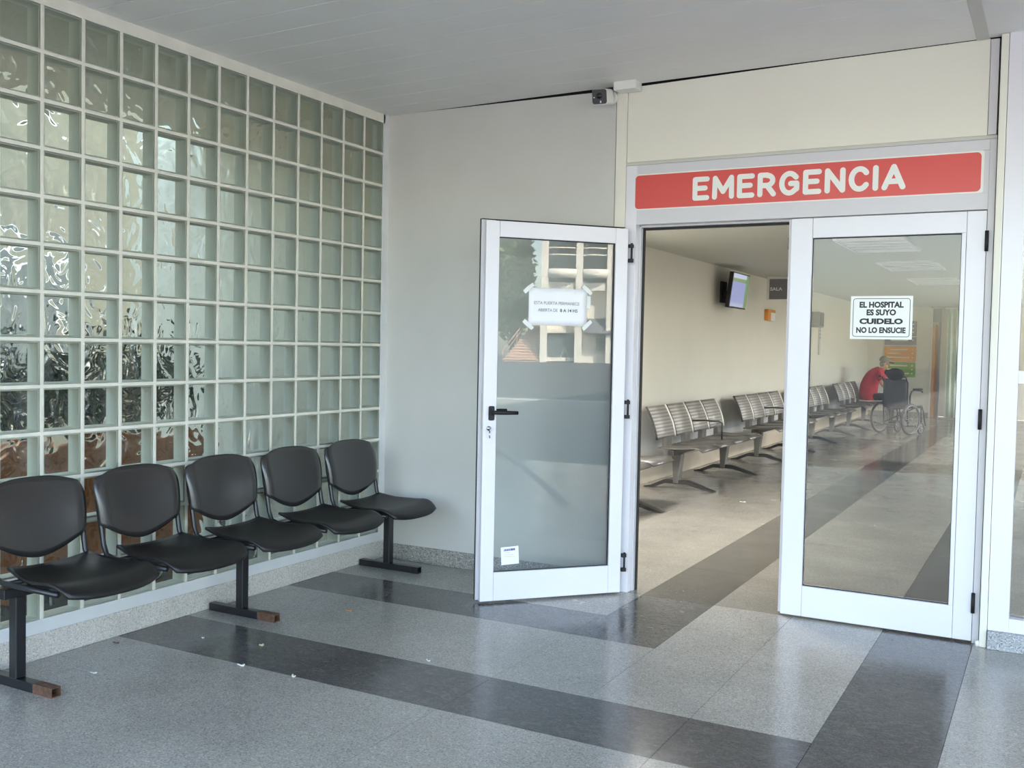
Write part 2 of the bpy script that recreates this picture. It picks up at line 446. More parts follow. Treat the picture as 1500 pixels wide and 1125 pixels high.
# ---- floor: poured slab with terrazzo panels and dark bands
floor = struct(empty('floor'))
struct(MB().box(-0.1, 7.4, -7.0, 0.0, -0.25, -0.0225).build('slab', 'grout', floor))
struct(MB().box(-0.1, 7.4, 0.0, 18.9, -0.25, -0.0225).build('slab', 'grout', floor))
G = 0.0009
tile_cache = {}
def tile(x0, x1, y0, y1, mat):
    k = (round(x1 - x0, 4), round(y1 - y0, 4), mat)
    if k not in tile_cache:
        hx, hy = (x1 - x0) / 2 - G, (y1 - y0) / 2 - G
        tile_cache[k] = MB().box(-hx, hx, -hy, hy, -0.0225, 0).mesh('tile', [mat])
    o = bpy.data.objects.new('tile', tile_cache[k]); COL.objects.link(o); o.parent = floor
    o.location = ((x0 + x1) / 2, (y0 + y1) / 2, 0)
def tile_poly(pts, mat):
    MB().prism(pts, 'z', -0.0225, 0).build('tile', mat, floor)
XA, XB, XC, XD = 1.778, 2.188, 3.05, 3.456          # the two corridor bands
Y1, Y2, Y3, Y4 = -0.50, -0.90, -1.64, -2.06         # the two porch bands
xj = [0.05, 0.905, 1.755, 2.605]
def split(a, b, js):
    q = [a] + sorted(j for j in js if a + 0.03 < j < b - 0.03) + [b]
    return list(zip(q[:-1], q[1:]))
for a, b in split(0.0, XB, xj): tile(a, b, Y2, Y1, 'terrdark')
for a, b in split(0.0, XC, xj): tile(a, b, Y4, Y3, 'terrdark')
tile_poly([(XC + G, Y4 + 2 * G), (XD - G, Y4 + G), (XC + G, Y3 - 2 * G)], 'terrdark')      # mitred corner
tile_poly([(XD - G, Y4 + 3 * G), (XD - G, Y3 - G), (XC + 3 * G, Y3 - G)], 'terrdark')
yj = [Y3 + 0.82 * k for k in range(1, 26)]
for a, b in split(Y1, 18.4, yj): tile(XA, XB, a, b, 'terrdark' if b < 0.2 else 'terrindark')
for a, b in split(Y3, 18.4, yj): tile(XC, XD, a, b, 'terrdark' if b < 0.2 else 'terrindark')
# pale panels of the porch
for a, b in split(0.0, XA, xj): tile(a, b, Y1, 0.0, 'terr')
for a, b in split(XB, XC, xj):
    for c, d in ((Y3, Y2), (Y2, Y1), (Y1, 0.0)): tile(a, b, c, d, 'terr')
for a, b in split(0.0, XB, xj): tile(a, b, Y3, Y2, 'terr')
for a, b in split(0.0, XD, xj):
    for c, d in split(-7.0, Y4, [Y4 - 0.85 * k for k in range(1, 7)]): tile(a, b, c, d, 'terr')
for a, b in split(XD, 7.4, [4.3, 5.15, 6.0, 6.85]):
    for c, d in split(-7.0, 0.0, [Y4 - 0.85 * k for k in range(6, 0, -1)] + [Y4, -1.2]): tile(a, b, c, d, 'terr')
# pale panels of the hall
yi = [0.82 * k for k in range(1, 23)]
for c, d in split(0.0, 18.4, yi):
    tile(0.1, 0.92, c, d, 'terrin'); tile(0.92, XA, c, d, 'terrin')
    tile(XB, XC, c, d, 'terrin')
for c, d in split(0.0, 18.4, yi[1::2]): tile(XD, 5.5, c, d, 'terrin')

# ---- ceiling of the porch: white plastic slats running along the entrance wall
ceiling = struct(empty('ceiling'))
me = None
for k in range(28):
    y = -0.0 - 0.2 * k
    if me is None:
        b = MB()
        z0, z1 = ceil_z(0), ceil_z(3.375)
        vs = []
        for x, z in ((0, z0), (3.375, z1)):
            vs += [(x, -0.0015, z + 0.02), (x, -0.0015, z + 0.0015), (x, -0.004, z), (x, -0.196, z), (x, -0.1985, z + 0.0015), (x, -0.1985, z + 0.02)]
        b.add(vs, [(i, (i + 1) % 6, 6 + (i + 1) % 6, 6 + i) for i in range(6)] + [(5, 4, 3, 2, 1, 0), (6, 7, 8, 9, 10, 11)])
        me = b.mesh('slat', ['ceil'])
    o = bpy.data.objects.new('slat', me); COL.objects.link(o); o.parent = ceiling; o.location = (0, y, 0)
za, zb, zc = ceil_z(3.375), ceil_z(3.43), ceil_z(7.4)
MB().prism([(3.375, za - 0.004), (3.43, zb - 0.004), (3.43, zb + 0.02), (3.375, za + 0.02)], 'y', -5.6, 0.0).build('joint_strip', 'trimgrey', ceiling, bevel=0.003)
MB().prism([(3.43, zb + 0.001), (7.4, zc), (7.4, zc + 0.02), (3.43, zb + 0.02)], 'y', -5.6, 0.0).build('board', 'ceil', ceiling)
MB().prism([(-0.1, 2.835), (7.5, 2.935), (7.5, 3.15), (-0.1, 3.15)], 'y', -5.7, 0.02).build('slab', 'trimgrey', ceiling)

# ---- left wall of glass blocks
wall_left = struct(empty('wall_left'))
ZB, YE, PITCHB, NC, NR = 0.163, -0.0515, 0.2, 16, 13
bw = 0.0925; bi = 0.0875
def block_mesh():
    m = MB()
    # pillowed front: bevelled rim then flat face
    f0 = [(-0.004, s * bw, t * bw) for s, t in ((-1, -1), (1, -1), (1, 1), (-1, 1))]
    f1 = [(-0.0015, s * bi, t * bi) for s, t in ((-1, -1), (1, -1), (1, 1), (-1, 1))]
    m.add(f0 + f1, [(4, 5, 6, 7)] + [(i, (i + 1) % 4, 4 + (i + 1) % 4, 4 + i) for i in range(4)], 0)
    ci = 0.085
    s0 = [(-0.006, s * ci, t * ci) for s, t in ((-1, -1), (1, -1), (1, 1), (-1, 1))]
    s1 = [(-0.042, s * (ci - 0.003), t * (ci - 0.003)) for s, t in ((-1, -1), (1, -1), (1, 1), (-1, 1))]
    s2 = [(-0.076, s * ci, t * ci) for s, t in ((-1, -1), (1, -1), (1, 1), (-1, 1))]
    m.add(s0 + s1 + s2, [(i + 4 * k, (i + 1) % 4 + 4 * k, 4 + (i + 1) % 4 + 4 * k, 4 + i + 4 * k) for k in range(2) for i in range(4)], 1)
    m.add(s2, [(0, 1, 2, 3)], 2)
    rim = [(-0.0062, s * bw, t * bw) for s, t in ((-1, -1), (1, -1), (1, 1), (-1, 1))]
    m.add(rim + s0, [(i, (i + 1) % 4, 4 + (i + 1) % 4, 4 + i) for i in range(4)], 1)
    return m.mesh('glass_block', ['blockfront', 'blockside', 'blockback'])
gb = block_mesh()
for c in range(NC):
    for r in range(NR):
        o = bpy.data.objects.new('glass_block', gb); COL.objects.link(o); o.parent = wall_left
        o.location = (0, YE - PITCHB * (c + 0.5), ZB + PITCHB * (r + 0.5))
        o.rotation_euler = (random.choice((0, math.pi)), random.uniform(-.004, .004), random.uniform(-.006, .006))
YW = YE - PITCHB * NC
mo = MB()
for r in range(1, NR):
    z = ZB + PITCHB * r; mo.box(-0.08, 0.0, YW, YE, z - 0.0078, z + 0.0078)
for c in range(1, NC):
    y = YE - PITCHB * c; mo.box(-0.08, -0.0004, y - 0.0078, y + 0.0078, ZB, ZB + PITCHB * NR)
mo.build('mortar', 'mortar', wall_left)
MB().box(-0.1, 0.002, YW - 0.0075, YE + 0.0075, ZB + 2.6 - 0.0075, 2.83).build('top_border', 'mortar', wall_left)
MB().box(-0.1, 0.002, YE - 0.0075, 0.0, 0.112, 2.83).build('corner_border', 'sill', wall_left)
MB().box(-0.1, 0.003, YW, YE, 0.112, ZB + 0.0075).build('sill', 'sill', wall_left, bevel=0.002)
MB().box(-0.12, 0.02, YW - 0.25, YW, 0.0, 2.83).build('end_pier', 'wall', wall_left)
struct(MB().box(-0.1, 0.006, YW, 0.0, 0.0, 0.112).build('baseboard_left', 'plinth', bevel=0.004))

# ---- back wall and the entrance
wb = struct(empty('wall_back'))
MB().prism([(0, 0), (1.553, 0), (1.553, ceil_z(1.553) - 0.019), (0.45, ceil_z(.45) - 0.002), (0.0, ceil_z(0) + 0.005)], 'y', 0.0, 0.12).build('plaster', 'wall', wb)
MB().box(-0.1, 8.0, 0.06, 0.10, 2.45, 2.92).build('shade_backing', 'hole', wb)  # dark-coloured backing stands in for the shade in the ceiling gap
struct(MB().box(0.006, 1.553, -0.012, 0.0, 0.0, 0.100).build('baseboard_back', 'base2', bevel=0.003))
struct(MB().box(1.557, 1.621, -0.004, 0.11, 0.0, ceil_z(1.6) - 0.018).build('trim_1', 'cream', bevel=0.003))

ent = struct(empty('trim_2'))                   # white aluminium entrance frame
MB().box(1.623, 1.688, 0.0, 0.055, 0.0, 2.385).build('jamb', 'alu', ent, bevel=0.002)
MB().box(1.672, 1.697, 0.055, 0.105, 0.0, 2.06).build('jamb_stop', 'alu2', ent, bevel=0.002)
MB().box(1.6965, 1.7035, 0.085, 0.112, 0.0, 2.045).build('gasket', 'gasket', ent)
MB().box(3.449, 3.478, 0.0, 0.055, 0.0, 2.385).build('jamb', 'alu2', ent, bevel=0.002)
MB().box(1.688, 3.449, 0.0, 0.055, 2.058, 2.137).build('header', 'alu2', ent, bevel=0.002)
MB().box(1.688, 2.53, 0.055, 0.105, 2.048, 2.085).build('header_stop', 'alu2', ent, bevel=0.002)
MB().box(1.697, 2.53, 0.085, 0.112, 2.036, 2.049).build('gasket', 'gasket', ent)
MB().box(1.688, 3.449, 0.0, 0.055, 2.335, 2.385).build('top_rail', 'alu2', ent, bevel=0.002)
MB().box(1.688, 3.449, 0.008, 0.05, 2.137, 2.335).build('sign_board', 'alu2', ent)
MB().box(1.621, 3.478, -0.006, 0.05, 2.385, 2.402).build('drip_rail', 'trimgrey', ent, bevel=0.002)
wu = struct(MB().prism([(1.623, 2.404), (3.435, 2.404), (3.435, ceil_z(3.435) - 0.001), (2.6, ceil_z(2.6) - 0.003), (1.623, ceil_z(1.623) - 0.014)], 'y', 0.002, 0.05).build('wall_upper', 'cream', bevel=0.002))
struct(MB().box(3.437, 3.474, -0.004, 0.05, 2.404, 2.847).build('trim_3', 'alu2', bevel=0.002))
post = struct(empty('trim_4'))
MB().box(3.483, 3.515, -0.05, 0.10, 0.0, 2.853).build('post', 'cream', post, bevel=0.004)
MB().box(3.476, 3.484, 0.004, 0.10, 0.0, 2.85).build('dark_joint', 'hole', post)
MB().cyl((3.476, -0.035, 0.0), (3.476, -0.035, 0.026), 0.011, 12).build('stop_knob', 'pwhite', post)

# ---- window wall right of the entrance
w1 = struct(empty('window_1'))
MB().box(3.517, 3.605, -0.045, 0.06, 0.085, 2.858).build('stile', 'alu', w1, bevel=0.002)
MB().box(3.605, 5.6, -0.045, 0.06, 0.085, 0.15).build('bottom_rail', 'alu', w1, bevel=0.002)
MB().box(3.605, 5.6, -0.045, 0.06, 1.245, 1.305).build('middle_rail', 'alu', w1, bevel=0.002)
MB().box(3.605, 5.6, -0.045, 0.06, 2.30, 2.87).build('top_panel', 'alu', w1, bevel=0.002)
MB().box(4.5, 4.58, -0.045, 0.06, 0.15, 2.30).build('mullion', 'alu', w1, bevel=0.002)
for a, b in ((3.605, 4.5), (4.58, 5.6)):
    for c, d in ((0.15, 1.245), (1.305, 2.30)):
        MB().box(a, b, 0.004, 0.010, c, d).build('glass_pane', 'glass', w1)
struct(MB().box(3.518, 5.6, -0.072, 0.06, 0.0, 0.085).build('baseboard_right', 'plinthblue', bevel=0.004))
struct(MB().box(5.6, 30.0, -0.045, 0.2, 0.0, 3.0).build('wall_front', 'extwarm'))

# ---- the right-hand door leaf, shut
d2 = struct(empty('door_2', (2.541, 0, 0)), 'closed right-hand white aluminium door leaf with one tall glass pane')
W2 = 3.447 - 2.541
MB().box(0, 0.107, -0.004, 0.045, 0.010, 2.052).build('stile', 'alu', d2, bevel=0.0025)
MB().box(0.822, W2, -0.004, 0.045, 0.010, 2.052).build('stile', 'alu', d2, bevel=0.0025)
MB().box(0.108, 0.821, -0.004, 0.045, 1.951, 2.052).build('rail', 'alu', d2, bevel=0.0025)
MB().box(0.108, 0.821, -0.004, 0.045, 0.010, 0.168).build('rail', 'alu', d2, bevel=0.0025)
MB().box(0.801, 0.8205, -0.002, 0.043, 0.168, 1.951).build('glazing_bead', 'alu', d2, bevel=0.002)
MB().box(-0.018, -0.001, 0.022, 0.050, 0.012, 2.05).build('closing_edge', 'alu2', d2, bevel=0.002)
MB().box(0.107, 0.801, 0.020, 0.026, 0.168, 1.951).build('glass_pane', 'glassin', d2)
gk = MB()
for a in ((0.107, 0.110, 0.168, 1.951), (0.798, 0.801, 0.168, 1.951), (0.110, 0.798, 1.947, 1.951), (0.110, 0.798, 0.168, 0.171)):
    gk.box(a[0], a[1], 0.012, 0.020, a[2], a[3])
gk.build('gasket', 'gasket', d2)
for z in (0.195, 1.07, 1.909):
    MB().cyl((W2 + 0.003, -0.013, z - 0.048), (W2 + 0.003, -0.013, z + 0.048), 0.0085, 12).build('hinge', 'gasket', d2)
for z in (0.62, 1.93):
    MB().box(-0.021, -0.017, 0.024, 0.040, z - 0.03, z + 0.03).build('bolt_plate', 'gasket', d2)

# ---- the left-hand door leaf, standing open
HP = (1.667, -0.058, 0.0); LA = math.atan2(-0.74329, -0.66896)
d1 = struct(empty('door_1', HP, LA), 'open left-hand white aluminium door leaf with handle and paper notice')
L1 = 0.820
# local x runs from hinge to free edge, local +y looks out to the porch
MB().box(0, 0.074, -0.045, 0.0, 0.012, 2.030).build('stile', 'alu', d1, bevel=0.0025)
MB().box(0.746, L1, -0.030, 0.0, 0.012, 2.030).build('stile', 'alu', d1, bevel=0.0025)
MB().box(0.752, L1 - 0.006, -0.045, -0.030, 0.012, 2.030).build('stile_rebate', 'alu2', d1, bevel=0.002)
MB().box(0.752, L1 + 0.012, -0.058, -0.045, 0.012, 2.038).build('stile_flange', 'alu2', d1, bevel=0.002)
MB().box(0.075, 0.745, -0.045, 0.0, 1.946, 2.030).build('rail', 'alu', d1, bevel=0.0025)
MB().box(0.075, 0.745, -0.045, 0.0, 0.012, 0.165).build('rail', 'alu', d1, bevel=0.0025)
g1 = MB().box(0.0, L1 + 0.016, -0.062, -0.058, 2.030, 2.042); g1.box(L1 + 0.006, L1 + 0.016, -0.062, -0.058, 0.012, 2.042)
g1.box(0.0, L1 + 0.012, -0.058, -0.040, 2.0385, 2.042)
for a in ((0.074, 0.078, 0.165, 1.946), (0.742, 0.746, 0.165, 1.946), (0.078, 0.742, 1.942, 1.946), (0.078, 0.742, 0.165, 0.168)):
    g1.box(a[0], a[1], -0.020, -0.012, a[2], a[3])
g1.build('gasket', 'gasket', d1)
MB().box(0.074, 0.746, -0.026, -0.020, 0.165, 1.946).build('glass_pane', 'glass', d1)
MB().box(0.815, 0.8215, -0.028, -0.010, 0.93, 1.12).build('lock_plate', 'trimgrey', d1)
hd = MB().prism(rrect(0.759, 0.791, 0.978, 1.054, 0.008), 'y', 0.0, 0.009).build('handle', 'gasket', d1, bevel=0.002)
hl = MB().tube([(0.776, 0.005, 1.022), (0.776, 0.046, 1.022)], 0.010, 12)
hl.tube([(0.782, 0.046, 1.022), (0.75, 0.050, 1.022), (0.70, 0.050, 1.021), (0.642, 0.046, 1.020)], [0.0105, 0.0115, 0.011, 0.0095], 12)
hl.build('lever', 'gasket', hd)
hb = MB().tube([(0.768, -0.062, 1.022), (0.70, -0.085, 1.026), (0.66, -0.085, 1.026)], 0.009, 10).build('lever', 'gasket', hd)
kc = MB().tube([(0.788, 0.0, 0.936), (0.788, 0.006, 0.936)], 0.012, 14).build('key_cylinder', 'chrome', d1)
kk = MB().box(0.7865, 0.7895, 0.006, 0.026, 0.926, 0.944).tube([(0.788, 0.018, 0.926), (0.789, 0.020, 0.905), (0.788, 0.022, 0.886)], 0.0035, 8).build('key', 'chrome', kc)
for z in (0.178, 1.033, 1.896):
    h = MB().box(-0.030, -0.006, -0.012, 0.010, z + 0.030, z + 0.050).box(-0.030, -0.006, -0.012, 0.010, z - 0.050, z - 0.030)
    h.tube([(-0.020, 0.004, z - 0.05), (-0.020, 0.004, z + 0.056)], 0.006, 10)
    h.build('hinge', 'gasket', d1)

# ---- the waiting hall behind the doors
struct(MB().box(0.0, 0.1, 0.12, 18.6, 0.0, 2.6).build('wall_hall_left', 'inwall'))
struct(MB().box(0.1, 0.103, 0.12, 18.0, 0.19, 0.735).build('trim_5', 'inband'))
struct(MB().box(0.1, 0.135, 0.12, 18.0, 0.0, 0.19).build('baseboard_hall', 'inbase', bevel=0.006))
struct(MB().box(0.0, 5.6, 0.112, 18.6, 2.4, 2.6).build('ceiling_hall', 'inceil'))
struct(MB().box(1.623, 5.6, 0.055, 0.112, 2.137, 2.6).build('wall_hall_front', 'inwall'))
struct(MB().box(0.1, 1.67, 0.12, 0.15, 0.0, 2.4).build('wall_hall_entrance', 'inwall'))
struct(MB().box(0.1, 1.375, 18.0, 18.12, 0.0, 2.4).build('wall_hall_end', 'inwall'))
struct(MB().box(0.1, 1.375, 17.985, 18.0, 0.0, 0.10).build('baseboard_end', 'base2'))
struct(MB().box(0.0, 5.6, 18.5, 18.6, 0.0, 2.4).build('wall_hall_far', 'inwall'))
struct(MB().box(5.5, 5.6, 0.06, 18.6, 0.0, 0.9).build('wall_hall_right', 'inwall'))
struct(MB().box(5.5, 5.6, 0.06, 18.6, 2.2, 2.4).build('wall_hall_right_top', 'inwall'))
w2 = struct(empty('window_2'))
for k in range(8):
    MB().box(5.51, 5.57, 0.3 + 2.55 * k - 0.15, 0.3 + 2.55 * k, 0.9, 2.2).build('mullion', 'alu', w2)
MB().box(5.53, 5.536, 0.3, 18.2, 0.9, 2.2).build('glass_pane', 'glass', w2)
# doorway with a wooden frame at the far right of the end wall
d3 = struct(empty('door_3', (1.375, 18.02, 0)))
MB().box(0.0, 0.035, -0.03, 0.1, 0.0, 2.36).build('edge_post', 'pwhite', d3, bevel=0.003)
MB().box(0.035, 0.10, -0.02, 0.08, 0.0, 2.02).build('frame_post', 'wood', d3, bevel=0.003)
MB().box(0.10, 0.155, 0.02, 0.06, 0.0, 2.0).build('leaf', 'wood', d3, bevel=0.003)
MB().box(0.155, 0.195, -0.03, 0.08, 0.0, 2.36).build('side_post', 'greydk', d3, bevel=0.003)
MB().box(0.035, 0.195, -0.02, 0.06, 2.06, 2.36).build('transom_panel', 'mauve', d3, bevel=0.003)
# recessed ceiling lamps
def troffer(x, y, on):
    t = thing('ceiling_lamp', 'x', 'ceiling light', (x, y, 2.4), 0, 'recessed lamps in the hall ceiling')
    f = MB()
    for a in ((-0.31, -0.29, -0.61, 0.61), (0.29, 0.31, -0.61, 0.61), (-0.29, 0.29, -0.61, -0.59), (-0.29, 0.29, 0.59, 0.61)):
        f.box(a[0], a[1], a[2], a[3], -0.018, 0.0)
    f.build('frame', 'alu', t)
    MB().box(-0.29, 0.29, -0.59, 0.59, -0.006, -0.001).build('diffuser', 'lampadded' if on else 'lampoff', t)
    lv = MB()
    for q in range(5): lv.box(-0.29, 0.29, -0.48 + 0.24 * q - 0.004, -0.48 + 0.24 * q + 0.004, -0.016, -0.006)
    lv.build('louvre', 'alu', t)
    return t
MT['lampadded'] = emit('added_lit_diffuser', (255, 252, 246), 13.0)  # glow of ceiling lamps added out of view to light the hall
MT['lampoff'] = plain('unlit_diffuser', (206, 208, 206), 0.3)
names_off = ['unlit recessed ceiling lamp nearest the entrance doors, above the hall floor', 'unlit recessed ceiling lamp second from the entrance doors',
             'unlit recessed ceiling lamp third from the entrance, small and far']
for k, (y, lb) in enumerate(zip((4.75, 7.2, 9.9), names_off)): troffer(2.25, y, False)['label'] = lb
for x, y, lb in ((0.72, 1.85, 'added unseen lit ceiling lamp just inside the entrance, above the nearest steel bench'),
                 (4.95, 6.2, 'added unseen lit ceiling lamp by the hall windows, first from the entrance'), (4.95, 9.2, 'added unseen lit ceiling lamp by the hall windows, second from the entrance'),
                 (4.95, 12.2, 'added unseen lit ceiling lamp by the hall windows, third from the entrance'), (4.95, 15.2, 'added unseen lit ceiling lamp by the hall windows, nearest the far wall')):
    troffer(x, y, True)['label'] = lb

# ---- outside: ground, street lines, the hospital's upper floor
struct(MB().box(-60, 130, -90, 60, -0.5, -0.26).build('ground', 'asph'))
struct(MB().box(21.0, 130, -90, 0.2, -0.3, -0.02).build('street', 'asph'))
struct(MB().box(7.4, 21.0, -90, 0.2, -0.3, -0.02).build('pavement', 'conc'))
struct(MB().box(-60, -0.1, -90, 60, -0.3, -0.02).build('ground_left', 'asph'))
struct(MB().box(-0.1, 7.4, -90, -7.0, -0.3, -0.02).build('ground_front', 'conc'))
struct(MB().box(0.0, 30.0, 0.12, 5.0, 2.95, 9.4).build('wall_upper_floor', 'extwarm'))  # unseen upper mass, height set by the shade it casts in front
struct(MB().box(0.0, 5.6, 5.0, 18.6, 2.62, 3.1).build('roof', 'trimgrey'))
ln = MB().prism([(20.0, -9.6), (20.22, -9.6), (20.9, -4.8), (20.68, -4.8)], 'z', -0.02, -0.012)
struct(ln.build('trim_6', 'paint'))
struct(MB().prism([(9.0, -4.02), (9.05, -3.95), (4.5, -1.33), (4.45, -1.40)], 'z', 0.0005, 0.0015).build('trim_7', 'plinthblue'))

# ---- outside to the left, seen through the blocks
struct(MB().box(-2.9, -0.1, 0.05, 0.2, 0.0, 3.0).build('wall_outside', 'extwall'))
struct(MB().box(-2.3, -0.12, -9.0, 0.05, 2.86, 3.05).build('roof_outside', 'extwall'))  # overhang depth shaped by the light it lets through to the blocks
fw_ = struct(empty('wall_far_invented'))  # invented wall that sets the tone seen through the blocks
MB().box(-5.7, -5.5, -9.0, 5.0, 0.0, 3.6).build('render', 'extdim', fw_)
for y, z0, z1, wy in ((-4.6, 1.0, 2.1, 0.9), (-2.9, 1.0, 2.1, 1.0), (-1.2, 0.9, 2.2, 1.1), (0.6, 0.9, 2.1, 0.8)):
    f_ = MB().box(-5.5, -5.46, y - wy / 2 - 0.06, y + wy / 2 + 0.06, z0 - 0.06, z1 + 0.06).build('window_frame', 'alu', fw_)
    MB().box(-5.46, -5.45, y - wy / 2, y + wy / 2, z0, z1).build('pane', 'facadeg', f_)  # windows invented to vary the tones in the block rows
pl = thing('planter', 'invented low orange brick planter wall outside behind the glass blocks', 'planter', (-1.45, -2.1, -0.02))  # planter invented to give the orange band seen through the blocks
MB().box(-0.25, 0.25, -1.6, 1.5, 0.0, 0.72).build('planter_wall', 'brick', pl)
MB().box(-0.28, 0.28, -1.63, 1.53, 0.72, 0.79).build('coping', 'brick', pl, bevel=0.01)

# ================================================================== THE THINGS
def lettering(name, txt, cx, cz, h, wd, mat, parent, y, bold=0.0, depth=0.0006):
    """flat print facing -y at local (cx, y, cz)"""
    vs, fs = text_mesh(txt, h, wd, bold)
    m = MB().add([(cx + a, y, cz + b) for a, b in vs], fs)
    return m.build(name, mat, parent, fixn=False)

# ---- red sign over the doors, letters drawn with round-ended strokes
sg = thing('entrance_sign', 'long red sign reading EMERGENCIA in white letters above the doors', 'sign', (2.5465, 0.008, 2.2355))
MB().prism(rrect(-0.880, 0.880, -0.1, 0.1, 0.012), 'y', -0.006, 0.0).build('backing_board', 'white', sg)
MB().prism(rrect(-0.868, 0.868, -0.0915, 0.0915, 0.020), 'y', -0.0085, -0.006).build('red_panel', 'red', sg)
def arc(cx, cz, rx, rz, a0, a1, n=14):
    return [(cx + rx * math.cos(math.radians(a0 + (a1 - a0) * k / n)), cz + rz * math.sin(math.radians(a0 + (a1 - a0) * k / n))) for k in range(n + 1)]
H2 = 0.0495; SWD = 0.0135          # half cap height of the stroke centre line, half stroke width
def glyph(ch):
    if ch == 'E': return 0.066, [[(0.066, H2), (0, H2), (0, -H2), (0.066, -H2)], [(0, 0.002), (0.056, 0.002)]]
    if ch == 'M': return 0.092, [[(0, -H2), (0.002, H2), (0.046, -0.022), (0.090, H2), (0.092, -H2)]]
    if ch == 'R': return 0.070, [[(0, -H2), (0, H2), (0.036, H2)] + arc(0.036, 0.0215, 0.029, 0.0255, 90, -90) + [(0.0, -0.004)], [(0.036, -0.004), (0.070, -H2)]]
    if ch == 'G': return 0.078, [[(0.072, 0.030)] + arc(0.039, 0, 0.039, H2, 48, 312, 22) + [(0.076, -0.030), (0.076, -0.002), (0.046, -0.002)]]
    if ch == 'N': return 0.074, [[(0, -H2), (0, H2), (0.074, -H2), (0.074, H2)]]
    if ch == 'C': return 0.072, [[(0.070, 0.030)] + arc(0.039, 0, 0.039, H2, 48, 312, 22) + [(0.070, -0.030)]]
    if ch == 'I': return 0.0, [[(0, H2), (0, -H2)]]
    if ch == 'A': return 0.084, [[(0, -H2), (0.042, H2), (0.084, -H2)], [(0.016, -0.021), (0.068, -0.021)]]
word = 'EMERGENCIA'
tot = sum(glyph(c)[0] for c in word)
gap = (1.075 - 2 * SWD - tot) / (len(word) - 1)
xx = 2.008 - 2.5465 + SWD
for ch in word:
    wd, strokes = glyph(ch); m = MB(); q = 0
    for st in strokes:
        for (ax, az), (bx, bz) in zip(st[:-1], st[1:]):
            dx, dz = bx - ax, bz - az; L = math.hypot(dx, dz)
            if L < 1e-6: continue
            a0 = math.atan2(dz, dx); pts = []
            for k in range(9): a = a0 - math.pi / 2 + math.pi * k / 8; pts.append((xx + bx + SWD * math.cos(a), bz + SWD * math.sin(a)))
            for k in range(9): a = a0 + math.pi / 2 + math.pi * k / 8; pts.append((xx + ax + SWD * math.cos(a), az + SWD * math.sin(a)))
            m.prism(pts, 'y', -0.0100 - 0.00004 * q, -0.0084); q += 1
    m.build('letter', 'white', sg)
    xx += wd + gap

# ---- notice on the shut door
nt_ = thing('door_notice', 'white notice with black frame EL HOSPITAL ES SUYO on the closed door glass', 'notice', (2.988, 0.0195, 1.549))
MB().box(-0.1455, 0.1455, -0.0012, 0.0, -0.107, 0.107).build('sheet', 'white', nt_)
def ring(m, x0, x1, z0, z1, r, wd, ya, yb):
    o = rrect(x0, x1, z0, z1, r); i = rrect(x0 + wd, x1 - wd, z0 + wd, z1 - wd, r - wd); n = len(o)
    vs = [(a, ya, b) for a, b in o] + [(a, ya, b) for a, b in i]
    return m.add(vs, [(k, (k + 1) % n, n + (k + 1) % n, n + k) for k in range(n)])
ring(MB(), -0.1345, 0.1345, -0.0955, 0.0955, 0.013, 0.0028, -0.0016, 0).build('frame_line', 'ink', nt_, fixn=False)
for txt, cz, h, wd, bo in (('EL HOSPITAL', 0.0640, 0.0305, 0.207, 0.045), ('ES SUYO', 0.0260, 0.0305, 0.138, 0.045), ('CUIDELO', -0.0180, 0.0285, 0.204, 0.055), ('NO LO ENSUCIE', -0.0620, 0.0295, 0.232, 0.045)):
    lettering('lettering', txt, 0.0, cz, h, wd, 'ink', nt_, -0.0018, bo)

# ---- paper notice and maker's sticker on the open door (outer side)
def on_leaf(s, z, off=0.0):
    t = Vector((math.cos(LA), math.sin(LA), 0)); n = Vector((-math.sin(LA), math.cos(LA), 0))
    return Vector(HP) + t * s + n * (off - 0.0195) + Vector((0, 0, z))
pn = thing('paper_notice', 'white paper with two printed lines taped to the open door glass', 'notice', on_leaf(0.400, 1.588), LA + math.pi)
MB().sheet(lambda u, v: (-0.170 + 0.340 * u, -0.0012 - 0.0012 * math.sin(6 * u + 4 * v) ** 2, -0.100 + 0.2 * v), 10, 6, 0.0006).build('sheet', 'paper', pn)
rnd = random.Random(3)
for (a, b, an) in ((-0.172, 0.096, 40), (0.168, 0.098, -40), (-0.172, -0.098, -40), (0.170, -0.094, 42), (0.178, 0.030, 88)):
    ca, sa = math.cos(math.radians(an)), math.sin(math.radians(an))
    pts = [(a + ca * x - sa * z, b + sa * x + ca * z) for x, z in ((-0.034, -0.011), (-0.012, -0.012), (0.034, -0.010), (0.036, 0.009), (0.0, 0.012), (-0.033, 0.010))]
    MB().prism(pts, 'y', -0.0032, -0.0026).build('tape_strip', 'tape', pn)
lettering('lettering', 'ESTA PUERTA PERMANECE', -0.008, 0.020, 0.0165, 0.262, 'inkgrey', pn, -0.0034, 0.0)
lettering('lettering', 'ABIERTA DE', -0.060, -0.018, 0.0165, 0.112, 'inkgrey', pn, -0.0034, 0.0)
lettering('lettering', '8 A 14 HS', 0.062, -0.018, 0.0175, 0.102, 'ink', pn, -0.0034, 0.012)
st = thing('sticker', 'small white sticker with blue heading low on the open door glass', 'sticker', on_leaf(0.6485, 0.248), LA + math.pi)
MB().box(-0.050, 0.050, -0.001, 0.0, -0.048, 0.048).xf(Matrix.Rotation(math.radians(-3), 4, 'Y')).build('sheet', 'paper', st)
MB().box(-0.034, 0.030, -0.0014, -0.001, 0.026, 0.037).xf(Matrix.Rotation(math.radians(-3), 4, 'Y')).build('heading', 'inkblue', st)
hp = MB()
for k in range(5): hp.box(-0.0335 + 0.0105 * k + (0.01 if k == 4 else 0), -0.0335 + 0.0105 * k + 0.005 + (0.006 if k == 4 else 0), -0.0018, -0.0014, 0.028, 0.035)
